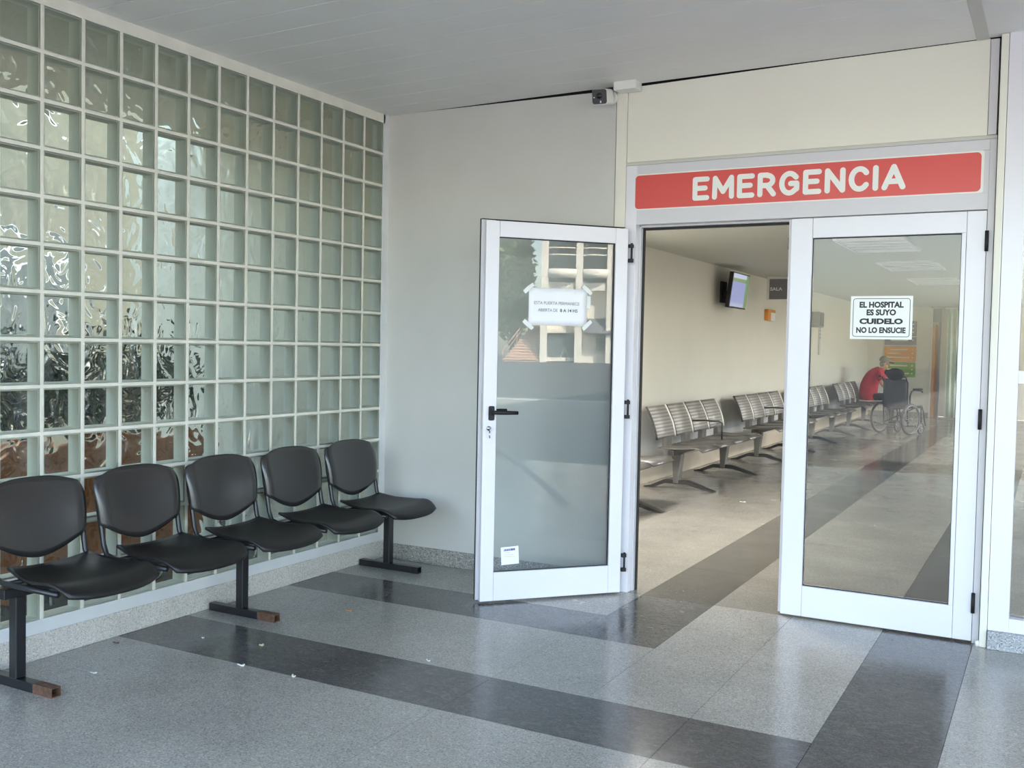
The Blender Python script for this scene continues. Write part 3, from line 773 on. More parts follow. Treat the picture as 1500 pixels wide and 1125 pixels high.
for k, (x1, z) in enumerate(((0.0, 0.014), (0.02, 0.002), (0.03, -0.008))): hp.box(-0.036, x1, -0.0014, -0.001, z, z + 0.003)
hp.build('small_print', 'inkyel', st)

# ---- security camera and junction box
cc = thing('security_camera', 'small bullet security camera with dark face under the ceiling', 'camera', (1.529, -0.0, 2.768))
MB().cyl((0.0, 0.0, 0), (0.0, -0.020, 0), 0.036, 24).build('mount_plate', 'pwhite', cc, bevel=0.003)
MB().tube([(0.0, -0.015, 0), (-0.002, -0.05, -0.006), (-0.005, -0.075, -0.014)], [0.022, 0.020, 0.022], 14).build('arm', 'pwhite', cc)
R = Matrix.Translation((-0.006, -0.125, -0.020)) @ Matrix.Rotation(math.radians(6), 4, 'Z') @ Matrix.Rotation(math.radians(12), 4, 'X')
MB().prism(rrect(-0.043, 0.043, -0.041, 0.041, 0.014), 'y', -0.055, 0.060).xf(R).build('body', 'pwhite', cc, bevel=0.003)
fc = MB().prism(rrect(-0.0405, 0.0405, -0.0385, 0.0385, 0.013), 'y', -0.062, -0.050).xf(R).build('face', 'pdark', cc, bevel=0.003)
MB().cyl((0, -0.066, 0.004), (0, -0.060, 0.004), 0.017, 20).xf(R).build('lens', 'lens', fc)
MB().box(-0.032, -0.026, -0.064, -0.061, -0.006, 0.000).xf(R).build('status_light', 'led', fc); MB().box(0.004, 0.011, -0.064, -0.061, -0.034, -0.022).xf(R).build('status_light', 'led', fc)
jb = thing('junction_box', 'white plastic junction box on the wall under the ceiling', 'junction box', (1.64, -0.005, 2.822))
MB().box(-0.064, 0.064, -0.085, 0.0, -0.036, 0.034).build('box_body', 'pwhite', jb, bevel=0.003)
MB().box(-0.066, 0.066, -0.094, -0.085, -0.038, 0.036).build('lid', 'pwhite', jb, bevel=0.003)
MB().tube([(-0.115, 0.004, -0.004), (-0.09, -0.006, 0.008), (-0.064, -0.03, 0.004)], 0.006, 8).build('cable', 'gasket', jb)

# ---- five-seat beam bench in the porch
def seat_fn(u, v):       # u across (-..+), v from rear (0) to front (1)
    a = 2 * u - 1
    half = 0.232 * (0.80 + 0.20 * min(1, v * 2.2)) if v < 0.45 else 0.232
    # rounded front corners
    d = v
    front = 0.43 * d
    if v > 0.5: front = 0.43 * (0.5 + (v - 0.5) * (1 - 0.16 * abs(a) ** 3.2))
    half *= (1 - 0.10 * max(0, (v - 0.75) / 0.25) ** 2)
    y = a * half
    z = 0.016 * abs(a) ** 2.5 - 0.012 * math.sin(math.pi * min(1, v * 1.1)) + 0.020 * max(0, 0.25 - v) * 4 * 0.5
    if v > 0.72: z -= 0.050 * ((v - 0.72) / 0.28) ** 2
    return (front, y, z)
def back_fn(u, v):       # u across, v from bottom (0) to top (1)
    a = 2 * u - 1
    half = 0.235 - 0.016 * (1 - v) - 0.035 * max(0, v - 0.72) ** 2 / 0.078 * 0.6
    top = 0.300 - 0.040 * abs(a) ** 3.0
    bot = -0.020 + 0.085 * abs(a) ** 1.7
    z = bot + (top - bot) * v
    x = 0.060 - 0.22 * z + 0.030 * a * a + 0.012 * math.sin(math.pi * v)
    if abs(a) > 0.86: x -= 0.020 * (abs(a) - 0.86) / 0.14       # rolled edge over the tube
    return (x, a * half, z)
bench = thing('beam_bench', 'row of five black plastic seats on one steel beam against the glass block wall', 'bench', (0, 0, 0))
seat_me = back_me = tub_me = None
for k in range(5):
    yc = -0.475 - 0.517 * k
    if k == 0:
        so_ = MB().sheet(seat_fn, 22, 16, 0.012).build('seat', 'seatblk', bench, loc=(0.17, yc, 0.432)); seat_me = so_.data
        bo_ = MB().sheet(back_fn, 26, 12, -0.011).build('backrest', 'black', bench, loc=(0.085, yc - 0.03, 0.497)); back_me = bo_.data
        tb = MB()
        for sgn in (-1, 1):
            y = sgn * 0.212
            tb.tube([(0.40, y * 0.9, -0.020), (0.22, y * 0.93, -0.016), (0.10, y * 0.97, -0.012), (0.055, y, 0.004), (0.035, y, 0.045), (0.022, y, 0.11), (0.002, y, 0.20), (-0.018, y * 0.985, 0.30)], 0.0115, 10)
        tb.tube([(0.10, -0.206, -0.018), (0.10, 0.206, -0.018)], 0.010, 8)
        to_ = tb.build('back_frame', 'steel', bench, loc=(0.125, yc - 0.03, 0.432)); tub_me = to_.data
        for sgn, nm in ((-1, 0), (1, 0)): pass
    else:
        copy_part(so_, bench, (0.17, yc, 0.432)); copy_part(bo_, bench, (0.085, yc - 0.03, 0.497)); copy_part(to_, bench, (0.125, yc - 0.03, 0.432))
MB().box(0.205, 0.245, -2.79, -0.19, 0.358, 0.398).build('beam', 'steel', bench, bevel=0.003)
for k in range(5):
    yc = -0.475 - 0.517 * k
    MB().box(0.185, 0.50, yc - 0.11, yc - 0.075, 0.397, 0.414).box(0.185, 0.50, yc + 0.075, yc + 0.11, 0.397, 0.414).build('seat_bracket', 'steel', bench, bevel=0.002)
for k, y in enumerate((-0.255, -1.495, -2.72)):
    lg = MB().box(0.203, 0.247, y - 0.022, y + 0.022, 0.038, 0.36).build('leg', 'steel', bench, bevel=0.003)
    ft = MB().box(0.02, 0.345 if k else 0.405, y - 0.02, y + 0.02, 0.0, 0.038).build('foot', 'steel', lg, bevel=0.002)
    x0 = 0.345 if k else 0.405
    rs = MB()   # worn end of the tube, open at the tip
    for a in ((-0.0205, -0.0165, 0, 0.0385), (0.0165, 0.0205, 0, 0.0385), (-0.0165, 0.0165, 0, 0.004), (-0.0165, 0.0165, 0.0345, 0.0385)):
        rs.box(x0, 0.455, y + a[0], y + a[1], a[2], a[3])
    rs.build('foot_end', 'rust' if k else 'steel', lg)

# ---- steel benches in the hall
def hall_bench(y0):
    t = thing('hall_bench', 'x', 'bench', (0, y0, 0), 0, 'steel benches along the hall wall')
    return t
def bench_parts(t):
    for k in range(4):
        yc = 0.28 + 0.56 * k; hw = 0.258
        def bf(u, v, yc=yc, hw=hw):
            z = 0.487 + 0.318 * v
            x = 0.385 - 0.045 * v - 0.075 * v * v
            return (x, yc + (2 * u - 1) * hw, z)
        b = MB().sheet(bf, 2, 8, 0.012).build('backrest', 'perf', t)
        for s in (-1, 1):
            e = MB(); pth = []
            for q in range(9):
                v = q / 8; pth.append((0.389 - 0.045 * v - 0.075 * v * v, yc + s * (hw + 0.008), 0.487 + 0.318 * v))
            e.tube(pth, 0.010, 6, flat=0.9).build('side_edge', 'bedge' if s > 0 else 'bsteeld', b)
        def sf(u, v, yc=yc, hw=hw):
            return (0.395 + 0.45 * v, yc + (2 * u - 1) * hw, 0.405 + 0.028 * v - 0.014 * math.sin(math.pi * v) - (0.045 * ((v - 0.8) / 0.2) ** 2 if v > 0.8 else 0))
        MB().sheet(sf, 2, 10, 0.012).build('seat', 'bsteelshade', t)
        MB().box(0.37, 0.42, yc - 0.07, yc + 0.07, 0.395, 0.50).build('back_bracket', 'bsteel', t)
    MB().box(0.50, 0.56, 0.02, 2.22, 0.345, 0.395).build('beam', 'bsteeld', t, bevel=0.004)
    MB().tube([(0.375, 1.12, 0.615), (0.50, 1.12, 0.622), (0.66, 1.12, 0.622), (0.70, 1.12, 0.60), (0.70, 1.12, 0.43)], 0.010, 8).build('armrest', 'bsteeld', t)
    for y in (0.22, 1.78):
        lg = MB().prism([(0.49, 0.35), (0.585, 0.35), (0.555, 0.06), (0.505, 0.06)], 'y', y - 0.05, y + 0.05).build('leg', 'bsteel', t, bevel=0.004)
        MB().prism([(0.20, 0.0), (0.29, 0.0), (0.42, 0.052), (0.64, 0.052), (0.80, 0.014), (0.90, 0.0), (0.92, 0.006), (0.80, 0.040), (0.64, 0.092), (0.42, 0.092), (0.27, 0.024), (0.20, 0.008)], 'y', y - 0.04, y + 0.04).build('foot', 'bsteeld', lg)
labs = ['four-seat grey steel bench mostly hidden behind the open door leaf, nearest the entrance',
        'four-seat grey steel bench fully seen through the open doorway below the television side wall',
        'four-seat grey steel bench cut by the closed door stile, second seen in the doorway',
        'four-seat grey steel bench seen through the closed door glass at its left edge',
        'four-seat grey steel bench at the far end with the man in red on it']
b0 = None
for k, y0 in enumerate((0.92, 3.92, 6.92, 10.05, 13.15)):
    if b0 is None:
        b0 = hall_bench(y0); bench_parts(b0); t = b0
    else:
        t = copy_tree(b0); t.location = (0, y0, 0)
        if k >= 3:                                   # the far benches show no armrest
            for ch in [c for c in t.children if c.name.startswith('armrest')]: bpy.data.objects.remove(ch)
    t['label'] = labs[k]

# ---- television, signs and boxes on the hall wall
tv = thing('television', 'wall-mounted flat television with pale blue picture high on the hall wall', 'television', (0.103, 6.90, 2.10))
R = Matrix.Translation((0.215, 0, 0)) @ Matrix.Rotation(math.radians(7), 4, 'Y')
cs = MB().box(-0.05, 0.0, -0.36, 0.36, -0.215, 0.215).box(-0.085, -0.05, -0.22, 0.22, -0.15, 0.13).xf(R).build('casing', 'gasket', tv, bevel=0.004)
MB().box(0.0005, 0.003, -0.345, 0.345, -0.198, 0.203).xf(R).build('screen', 'screen', tv)
MB().box(0.0, 0.02, -0.11, 0.11, -0.14, 0.12).box(0.02, 0.19, -0.03, 0.03, -0.05, 0.0).build('wall_bracket', 'gasket', tv)
MB().box(-0.10, -0.055, 0.36, 0.40, 0.10, 0.17).xf(R).build('receiver_box', 'gasket', tv)

sl_ = thing('hanging_sign', 'dark grey hanging sign reading SALA under the hall ceiling', 'sign', (0.47, 8.55, 2.22))
MB().box(-0.24, 0.30, -0.012, 0.012, -0.145, 0.175).build('frame', 'pwhite', sl_, bevel=0.002)
MB().box(-0.205, 0.28, -0.016, -0.012, -0.135, 0.140).build('panel', 'greydk', sl_)
lettering('lettering', 'SALA', -0.110, 0.004, 0.046, 0.165, 'white', sl_, -0.0165, 0.02)
og = thing('wall_box', 'small orange and white box on the hall wall below the hanging sign', 'wall box', (0.103, 9.14, 1.88))  # plain box of unclear use, gives no light
MB().box(0.0, 0.05, -0.19, -0.02, -0.075, 0.085).build('orange_side', 'orange', og, bevel=0.004)
MB().box(0.0, 0.05, -0.02, 0.22, -0.075, 0.045).build('white_side', 'white', og, bevel=0.004)
MB().box(0.0, 0.055, -0.20, 0.22, 0.045, 0.085).build('orange_top', 'orange', og, bevel=0.004)
sp = thing('loudspeaker', 'grey box loudspeaker on the hall wall seen through the closed door glass', 'loudspeaker', (0.103, 12.1, 1.92))
MB().box(0.0, 0.16, -0.17, 0.17, -0.13, 0.13).build('cabinet', 'greydk', sp, bevel=0.01)
MB().box(0.16, 0.166, -0.15, 0.15, -0.11, 0.11).build('grille', 'pdark', sp)
vs_ = thing('narrow_sign', 'tall narrow grey strip sign on the hall wall beside the loudspeaker', 'sign', (0.103, 12.72, 1.70))
MB().box(0.0, 0.012, -0.07, 0.07, -0.38, 0.36).build('board', 'inband', vs_)
m = MB()
for k in range(7): m.box(0.012, 0.014, -0.035, 0.035, -0.1 + 0.062 * k, -0.1 + 0.062 * k + 0.04)
m.build('print_marks', 'mauve', vs_)

ib = thing('direction_board', 'wall board of mauve, orange and green panels behind the man in red', 'sign', (0.765, 17.995, 1.46))
for nm, z0, z1, mt in (('mauve_panel', 0.29, 0.62, 'mauve'), ('mauve_panel', 0.10, 0.275, 'mauve'), ('orange_panel', -0.265, 0.07, 'orange'), ('green_panel', -0.60, -0.28, 'green')):
    p_ = MB().box(-0.325, 0.325, -0.02, 0.0, z0, z1).build(nm, mt, ib)
    br = MB(); h = z1 - z0
    for q, (a, b) in enumerate(((-0.2, 0.16), (-0.26, 0.02), (-0.28, 0.2))):
        if h < 0.2 and q: break
        z = z1 - 0.085 - 0.085 * q
        br.box(a, b, -0.022, -0.02, z, z + 0.026); br.box(0.24, 0.27, -0.022, -0.02, z, z + 0.03)
    br.build('print_bar', 'pale', p_)
cb = thing('cubicle_curtain', 'pale green curtain hanging at the far right end of the hall', 'curtain', (1.98, 17.3, 0))
MB().sheet(lambda u, v: (-0.22 + 0.62 * u, 0.03 * math.sin(u * 38), 0.06 + 2.26 * v), 60, 4, 0.004).build('cloth', 'curtain', cb)
MB().tube([(-0.26, 0, 2.33), (0.46, 0, 2.33)], 0.014, 10).build('rail', 'alu', cb)
pc = thing('wall_coat', 'blue grey garment hanging in front of the pale green curtain', 'garment', (2.10, 17.22, 1.20))
MB().sheet(lambda u, v: (-0.10 + 0.24 * u + 0.01 * math.sin(9 * v), 0.02 * math.sin(u * 16), -0.36 + 0.62 * v), 16, 8, 0.006).build('cloth', 'bluegrey', pc)
MB().tube([(0.02, 0.02, 0.26), (0.02, 0.02, 1.13)], 0.006, 6).build('hanger', 'alu', pc)

# ---- wheelchair
WC = thing('wheelchair', 'empty wheelchair with grey nylon back and black bag, beside the man in red', 'wheelchair', (1.40, 12.72, 0), math.radians(-25.6))
# local: x to its right, y forward
def wheel(name, parent, cx, cy, r, tyre, nsp, hub, camber=0.0, rim=None):
    m = MB().tube([(cx, cy + (r - tyre) * math.cos(a), r + (r - tyre) * math.sin(a)) for a in [2 * math.pi * k / 28 for k in range(28)]], tyre, 8, closed=True)
    wv = m.build(name, 'rubber', parent)
    s = MB()
    s.tube([(cx, cy + (r - 2.2 * tyre) * math.cos(a), r + (r - 2.2 * tyre) * math.sin(a)) for a in [2 * math.pi * k / 28 for k in range(28)]], tyre * 0.5, 6, closed=True)
    for k in range(nsp):
        a = 2 * math.pi * k / nsp
        s.tube([(cx, cy, r), (cx, cy + (r - 2 * tyre) * math.cos(a), r + (r - 2 * tyre) * math.sin(a))], 0.003 if nsp > 8 else 0.008, 5)
    s.cyl((cx - hub, cy, r), (cx + hub, cy, r), 0.024, 12)
    s.build('spokes', 'spoke', wv)
    if rim:
        MB().tube([(cx + rim, cy + (r - 0.035) * math.cos(a), r + (r - 0.035) * math.sin(a)) for a in [2 * math.pi * k / 28 for k in range(28)]], 0.009, 6, closed=True).build('push_rim', 'spoke', wv)
for s in (-1, 1):
    wheel('rear_wheel', WC, s * 0.285, 0.0, 0.27, 0.017, 16, 0.035, rim=s * 0.030)
    wheel('caster', WC, s * 0.22, 0.42, 0.10, 0.015, 5, 0.02)
fr = MB()
for s in (-1, 1):
    x = s * 0.225
    fr.tube([(x, -0.07, 0.98), (x, -0.05, 0.93), (x, -0.01, 0.88), (x, 0.0, 0.5), (x, 0.02, 0.16), (x, 0.40, 0.14)], 0.012, 8)
    fr.tube([(x, 0.0, 0.47), (x, 0.42, 0.49), (x, 0.47, 0.40), (x, 0.55, 0.14)], 0.012, 8)
    fr.tube([(x, 0.40, 0.49), (x, 0.42, 0.20)], 0.012, 8)
    fr.tube([(x, -0.07, 0.98), (x, -0.16, 0.985)], 0.016, 8)
fr.tube([(-0.225, 0.05, 0.20), (0.225, 0.25, 0.46)], 0.011, 8); fr.tube([(0.225, 0.05, 0.20), (-0.225, 0.25, 0.46)], 0.011, 8)
fr.build('frame', 'steel', WC)
MB().sheet(lambda u, v: (-0.225 + 0.45 * u, -0.025 * math.sin(math.pi * u) + 0.0 - 0.03 * v, 0.46 + 0.48 * v), 8, 6, 0.015).build('back_sling', 'nylon', WC)
MB().sheet(lambda u, v: (-0.225 + 0.45 * u, 0.0 + 0.44 * v, 0.485 - 0.03 * math.sin(math.pi * u)), 8, 6, 0.03).build('seat_sling', 'bag', WC)
for s in (-1, 1):
    ar = MB().tube([(s * 0.255, 0.02, 0.50), (s * 0.255, 0.02, 0.66), (s * 0.255, 0.06, 0.735), (s * 0.255, 0.15, 0.755), (s * 0.255, 0.34, 0.745), (s * 0.255, 0.38, 0.72)], 0.013, 8).build('arm_frame', 'steel', WC)
    MB().box(s * 0.255 - 0.022, s * 0.255 + 0.022, 0.12, 0.36, 0.755, 0.785).build('arm_pad', 'bag', ar, bevel=0.006)
    lr = MB().box(s * 0.13 - 0.075, s * 0.13 + 0.075, 0.50, 0.66, 0.10, 0.115).build('foot_plate', 'steel', WC, bevel=0.004)
bgm = MB().ball((0.05, -0.115, 1.02), (0.17, 0.075, 0.105), 16, 10)
bgm.ball((-0.11, -0.10, 1.045), (0.05, 0.05, 0.05), 10, 8)
bg_ = tag(bgm.build('black_bag', 'bag'), 'black bag slung over the wheelchair back', 'bag')
bg_.location = WC.location; bg_.rotation_euler = WC.rotation_euler

# ---- scraps on the porch floor
def scrap(x, y, a, l, wd, h, mat, label, name='paper_scrap', cat='litter'):
    m = MB()
    m.sheet(lambda u, v: ((u - .5) * l, (v - .5) * wd * (1 - .3 * abs(u - .5)), h * (0.6 + 0.4 * math.sin(5 * u + 3 * v))), 6, 3, h * 0.55)
    o = m.build(name, mat); o.location = (x, y, 0.0003); o.rotation_euler = (0, 0, math.radians(a))
    return tag(o, label, cat)
scrap(0.777, -2.074, 12, 0.032, 0.011, 0.008, 'butt', 'white paper scrap at the front edge of the dark floor band')
scrap(1.056, -2.063, -30, 0.022, 0.010, 0.008, 'butt', 'small white scrap right of the other one, at the dark band edge')
scrap(0.341, -2.461, 25, 0.026, 0.006, 0.005, 'butt', 'thin white scrap on pale floor near the front bench leg')
scrap(0.658, -1.822, 50, 0.017, 0.012, 0.009, 'inkyel', 'tiny cream crumb in the middle of the dark floor band', 'crumb')
scrap(0.353, -1.879, 0, 0.010, 0.008, 0.006, 'butt', 'tiny white crumb on the dark band nearest the block wall', 'crumb')
scrap(0.622, -1.145, 15, 0.030, 0.010, 0.006, 'buttor', 'orange scrap on the pale floor between the two dark bands')
scrap(1.41, -1.60, -20, 0.022, 0.008, 0.006, 'butt', 'pale scrap on the light floor right of the orange one')
scrap(0.084, -2.138, 8, 0.030, 0.009, 0.006, 'leafbr', 'dry brown leaf on the floor close to the plinth', 'dry_leaf', 'leaf')
scrap(1.315, 3.683, 8, 0.05, 0.02, 0.006, 'butt', 'pale scrap on the hall floor beside the dark band', 'paper_scrap')

# ---- the man in red on the far bench
def skin_figure(name, joints, bones, mats, bone_mat, parent, root, levels=2):
    bm = bmesh.new(); ly = bm.verts.layers.skin.verify(); V = {}
    for k, (p, r) in joints.items():
        v = bm.verts.new(p); V[k] = v
        rr = r if isinstance(r, tuple) else (r, r)
        v[ly].radius = rr; v[ly].use_root = (k == root)
    for a, b in bones: bm.edges.new((V[a], V[b]))
    me = bpy.data.meshes.new(name); bm.to_mesh(me); bm.free()
    o = bpy.data.objects.new(name, me); COL.objects.link(o)
    sk = o.modifiers.new('skin', 'SKIN'); sk.use_smooth_shade = True; sk.branch_smoothing = 0.6
    sb = o.modifiers.new('sub', 'SUBSURF'); sb.levels = levels; sb.render_levels = levels
    dg = bpy.context.evaluated_depsgraph_get()
    me2 = bpy.data.meshes.new_from_object(o.evaluated_get(dg))
    o.modifiers.clear(); o.data = me2; bpy.data.meshes.remove(me); me2.name = name
    me2.materials.clear()
    for mname in mats: me2.materials.append(MT[mname])
    segs = [(Vector(joints[a][0]), Vector(joints[b][0]), bone_mat(a, b)) for a, b in bones]
    for p in me2.polygons:
        c = p.center; best = (1e9, 0)
        for a, b, mi in segs:
            ab = b - a; t = max(0, min(1, (c - a).dot(ab) / max(ab.length_squared, 1e-9)))
            d = (c - a - ab * t).length
            if d < best[0]: best = (d, mi)
        p.material_index = best[1]; p.use_smooth = True
    if parent is not None: o.parent = parent
    return o

PX, PY = 0.56, 15.11
man = thing('person', 'person in red shirt and grey cap sitting bent forward on the far bench', 'person', (PX, PY, 0))
J = {'pelvis': ((0.03, 0, 0.56), (0.140, 0.115)), 'waist': ((0.035, 0, 0.68), (0.150, 0.120)), 'chest': ((0.115, 0, 0.86), (0.165, 0.125)),
     'collar': ((0.205, 0, 1.00), (0.120, 0.095)), 'neck': ((0.255, 0, 1.075), 0.055), 'skull0': ((0.300, 0, 1.13), 0.078), 'skull1': ((0.325, 0, 1.205), 0.092), 'skull2': ((0.315, 0, 1.262), 0.075),
     'chin': ((0.365, 0, 1.11), 0.045), 'nose': ((0.425, 0, 1.170), 0.018)}
B = [('pelvis', 'waist'), ('waist', 'chest'), ('chest', 'collar'), ('collar', 'neck'), ('neck', 'skull0'), ('skull0', 'skull1'), ('skull1', 'skull2'), ('skull0', 'chin'), ('skull1', 'nose')]
for s, sd in ((-1, 'r'), (1, 'l')):
    hx = 0.0
    J.update({'hip' + sd: ((0.07, s * 0.095, 0.525), 0.085), 'knee' + sd: ((0.46, s * 0.16, 0.53), 0.062), 'ankle' + sd: ((0.44, s * 0.15, 0.105), 0.042),
              'heel' + sd: ((0.42, s * 0.15, 0.048), 0.042), 'toe' + sd: ((0.63, s * 0.17, 0.035), 0.036),
              'shoulder' + sd: ((0.215, s * 0.185, 0.985), 0.068), 'sleeve' + sd: ((0.29, s * 0.235, 0.84), 0.056), 'elbow' + sd: ((0.335, s * 0.245, 0.74), 0.043),
              'wrist' + sd: ((0.52, s * 0.19, 0.665), 0.028), 'palm' + sd: ((0.585, s * 0.165, 0.640), (0.038, 0.020))})
    B += [('pelvis', 'hip' + sd), ('hip' + sd, 'knee' + sd), ('knee' + sd, 'ankle' + sd), ('ankle' + sd, 'heel' + sd), ('heel' + sd, 'toe' + sd),
          ('collar', 'shoulder' + sd), ('shoulder' + sd, 'sleeve' + sd), ('sleeve' + sd, 'elbow' + sd), ('elbow' + sd, 'wrist' + sd), ('wrist' + sd, 'palm' + sd)]
    for q, (oy, ln_) in enumerate(((-0.030, 0.055), (-0.010, 0.068), (0.010, 0.064), (0.030, 0.050))):
        J['kn%d' % q + sd] = ((0.625 , s * 0.16 + oy, 0.628), 0.010); J['tip%d' % q + sd] = ((0.63 + ln_ * 0.75, s * 0.155 + oy * 1.1, 0.595 - ln_ * 0.35), 0.008)
        B += [('palm' + sd, 'kn%d' % q + sd), ('kn%d' % q + sd, 'tip%d' % q + sd)]
    J['thumb0' + sd] = ((0.575, s * 0.118, 0.640), 0.011); J['thumb1' + sd] = ((0.615, s * 0.098, 0.615), 0.009)
    B += [('palm' + sd, 'thumb0' + sd), ('thumb0' + sd, 'thumb1' + sd)]
def bone_mat(a, b):
    q = a + ' ' + b
    if 'toe' in q or 'heel' in q: return 3
    if 'hip' in q or 'knee' in q or 'ankle' in q: return 2
    if any(t in q for t in ('skull', 'chin', 'nose', 'neck', 'wrist', 'palm', 'kn', 'tip', 'thumb')): return 0
    if 'elbow' in q: return 0
    return 1
body = skin_figure('body', J, B, ['skin', 'shirt', 'trous', 'shoe'], bone_mat, man, 'pelvis')
# shirt hem, cap, hair, ears, eyes
hm = MB()
for (z, x, a, b_) in ((0.47, 0.015, 0.185, 0.155),): pass
def ring_pts(cx, cz, rx, ry, tilt=0.0, n=20): return [(cx + rx * math.cos(t), ry * math.sin(t), cz + tilt * math.cos(t)) for t in [2 * math.pi * k / n for k in range(n)]]
rings = [ring_pts(0.035, 0.455, 0.165, 0.205), ring_pts(0.025, 0.54, 0.172, 0.212), ring_pts(0.020, 0.64, 0.170, 0.208, -0.01), ring_pts(0.035, 0.745, 0.168, 0.208, -0.02),
         ring_pts(0.075, 0.855, 0.160, 0.212, -0.035), ring_pts(0.125, 0.945, 0.145, 0.212, -0.05), ring_pts(0.180, 1.015, 0.115, 0.175, -0.05), ring_pts(0.225, 1.062, 0.075, 0.095, -0.04), ring_pts(0.240, 1.080, 0.058, 0.066, -0.03)]
vs = [p for r_ in rings for p in r_]; fs = [(i * 20 + k, i * 20 + (k + 1) % 20, (i + 1) * 20 + (k + 1) % 20, (i + 1) * 20 + k) for i in range(len(rings) - 1) for k in range(20)]
hm.add(vs, fs, 0, True); hm.build('shirt', 'shirt', man)
cp = MB()
cr = []
for j in range(6):
    th = math.pi / 2 * j / 5
    cr.append(ring_pts(0.312 , 1.215 + 0.098 * math.sin(th), 0.112 * math.cos(th) + 0.002, 0.096 * math.cos(th) + 0.002, -0.012, 20))
cp.add([p for r_ in cr for p in r_], [(i * 20 + k, i * 20 + (k + 1) % 20, (i + 1) * 20 + (k + 1) % 20, (i + 1) * 20 + k) for i in range(5) for k in range(20)], 0, True)
co_ = cp.build('cap', 'cap', man)
MB().sheet(lambda u, v: (0.39 + 0.105 * v * (1 - 0.5 * (2 * u - 1) ** 2), (2 * u - 1) * 0.082, 1.212 - 0.02 * v - 0.02 * (2 * u - 1) ** 2), 10, 4, 0.006).build('visor', 'capdk', co_)
hr = MB().ball((0.268, 0, 1.165), (0.060, 0.088, 0.066), 14, 8).build('hair', 'hair', man)
for s in (-1, 1):
    MB().ball((0.318, s * 0.094, 1.165), (0.020, 0.010, 0.032), 8, 6).build('ear', 'skin', man)
    MB().ball((0.398, s * 0.032, 1.185), (0.010, 0.013, 0.009), 8, 6).build('eye', 'lens', man)
MB().box(0.395, 0.412, -0.022, 0.022, 1.126, 1.134).build('mouth', 'red', man)

# ---- leaves
def leaf_cloud(name, mat, parent, n, fn, size, seed, kind='stuff'):
    r = random.Random(seed); vs = []; fs = []
    for _ in range(n):
        p = Vector(fn(r)); a = Vector((r.gauss(0, 1), r.gauss(0, 1), r.gauss(0, 1))).normalized()
        b = a.cross(Vector((r.gauss(0, 1), r.gauss(0, 1), r.gauss(0, 1)))).normalized(); s = size * r.uniform(0.6, 1.3)
        o = len(vs); vs += [p - a * s, p + b * s * 0.5, p + a * s, p - b * s * 0.5]; fs.append((o, o + 1, o + 2, o + 3))
    m = MB().add(vs, fs); o = m.build(name, mat, parent, fixn=False)
    if kind: o['kind'] = kind
    return o
hg = thing('hedge', 'invented dark green hedge growing in the brick planter behind the glass blocks', 'hedge', (-1.45, -2.1, 0.80))  # hedge invented to give the dark band behind the middle block rows
leaf_cloud('foliage', 'leafdk', hg, 2600, lambda r: (r.gauss(0, 0.11), r.uniform(-1.6, 1.5), 0.04 + abs(r.gauss(0.22, 0.15))), 0.05, 5)
sh = MB()
rr = random.Random(2)
for k in range(16):
    y = -1.5 + 0.19 * k; sh.tube([(0, y, 0.05), (rr.uniform(-.08, .08), y + rr.uniform(-.08, .08), 0.45)], 0.008, 6)
sh.build('stems', 'bark', hg)

# ---- building, stair and trees across the street (seen mirrored in the open door)
BX = thing('apartment_building', 'cream concrete building with tall columns across the street, mirrored in the door glass', 'building', (78.986, -28.809, -0.02), math.atan2(0.9389, 0.3442))
# local x along the front, local y towards the hospital
MB().box(-1.3, 16, -9, -0.9, 0, 6.4).build('lower_wall', 'facade', BX)
MB().box(-1.3, 16, -9, -1.6, 6.4, 15).build('upper_wall', 'facadeg', BX)
MB().box(-1.5, 16, -1.6, 0.1, 6.4, 7.1).build('floor_slab', 'facade', BX)
for x in (-1.45, 1.6, 4.35, 7.4, 10.4, 13.4): MB().box(x, x + 0.62, -0.9, 0.35, 0, 15).build('column', 'facade', BX)
for z0, z1 in ((7.45, 8.24), (11.3, 12.0)):
    for a, b in ((-0.83, 1.6), (2.22, 4.35), (4.97, 7.4), (8.0, 10.4)):
        MB().sheet(lambda u, v, a=a, b=b, z0=z0, z1=z1: (a + (b - a) * u, -0.2 + 0.9 * math.sin(math.pi * (0.15 + 0.7 * u)), z0 + (z1 - z0) * v), 12, 1, 0.15).build('balcony_front', 'facade', BX)
        for zz in (z1 + 1.25, z1 + 1.85):
            MB().tube([(a + (b - a) * u / 8, -0.2 + 0.7 * math.sin(math.pi * (0.15 + 0.7 * u / 8)), zz) for u in range(9)], 0.07, 6).build('balcony_rail', 'facade', BX)
wn = MB()
for a in ((-0.83, 1.6, 2.62, 2.95), (-0.83, 1.6, 0.1, 0.43)): wn.box(a[0], a[1], -0.92, -0.6, a[2], a[3])
wf = wn.build('window_frame', 'facade', BX)
MB().box(-0.83, 1.6, -0.88, -0.84, 0.43, 2.62).build('pane', 'facadeg', wf)
MB().tube([(0.4, -0.80, 0.45), (0.75, -0.80, 1.4), (1.1, -0.80, 0.45)], 0.06, 6).build('display_stand', 'facade', wf)
MB().prism([(-0.9, 3.95), (0.6, 2.67), (0.6, 2.60), (-0.9, 2.60)], 'x', 2.6, 7.2).xf(Matrix(((1, 0, 0, 0), (0, 1, 0, 0), (0, 0, 1, 0), (0, 0, 0, 1)))).build('awning', 'awning', BX)
lt = MB()
for k in range(5): lt.box(3.55 + 0.38 * k, 3.63 + 0.38 * k, -0.9, -0.6, 1.16, 2.52)
for z in (1.16, 1.45, 1.80, 2.15, 2.46): lt.box(3.55, 5.15, -0.9, -0.62, z, z + 0.07)
lt.build('block_lattice', 'awning', BX)
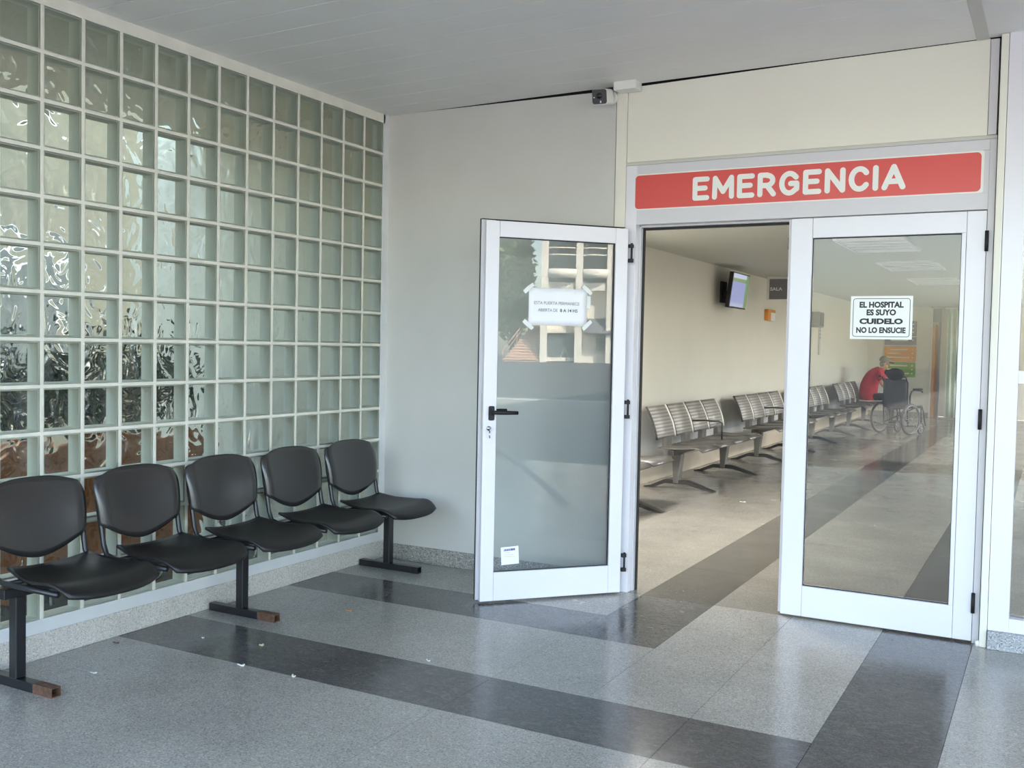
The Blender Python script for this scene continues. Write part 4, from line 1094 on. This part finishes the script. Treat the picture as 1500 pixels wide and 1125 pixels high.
SX = thing('street_stair', 'pale pink outdoor stair with handrail beside the cream building', 'stair', (78.986, -28.809, -0.02), math.atan2(0.9389, 0.3442))
for k in range(13):
    xl = -4.7 + 2.25 * k / 12; 
    MB().box(xl, -1.52, -4.5, -0.28 * k + 0.3, 0.25 * k, 0.25 * (k + 1) - 0.07).box(xl, -1.52, -4.5, -0.28 * k + 0.36, 0.25 * (k + 1) - 0.07, 0.25 * (k + 1), 1).build('step', ['stairr', 'stairp'], SX)
MB().tube([(-4.75, 0.35, 0.95), (-2.40, -3.2, 4.3)], 0.05, 6).tube([(-4.75, 0.35, 0.5), (-2.40, -3.2, 3.85)], 0.035, 6).tube([(-4.75, 0.35, 0.0), (-4.75, 0.35, 0.95)], 0.05, 6).tube([(-3.57, -1.42, 1.6), (-3.57, -1.42, 2.63)], 0.05, 6).tube([(-2.4, -3.2, 3.3), (-2.4, -3.2, 4.3)], 0.05, 6).build('handrail', 'stairr', SX)
def tree(lab, lx, ly, h, rx, n, seed):
    ca, sa = 0.3442, 0.9389
    wx, wy = 78.986 + lx * ca - ly * sa, -28.809 + lx * sa + ly * ca
    t = thing('street_tree', lab, 'tree', (wx, wy, -0.02))
    MB().tube([(0, 0, 0), (0.1, 0.05, h * 0.3), (0, 0.1, h * 0.62)], [0.28, 0.22, 0.12], 8).build('trunk', 'bark', t)
    def f(r):
        q = Vector((r.gauss(0, 1), r.gauss(0, 1), r.gauss(0, 1))).normalized() * (r.random() ** 0.4)
        return (q.x * rx, q.y * rx, h * 0.56 + q.z * h * 0.46)
    leaf_cloud('crown', 'leaf', t, n, f, 0.42, seed)
tree('tall leafy tree directly behind the pink stair across the street', -4.3, -7.5, 14.5, 2.2, 2600, 11)
tree('dense low tree left of the pink stair across the street', -10.2, -7, 8.5, 3.0, 2400, 12)
tree('leafy tree farthest left of the building across the street', -16.8, -9, 12.0, 3.0, 2200, 13)
tree('leafy tree standing right of the building across the street', 20.0, -4, 11.0, 3.6, 1800, 14)
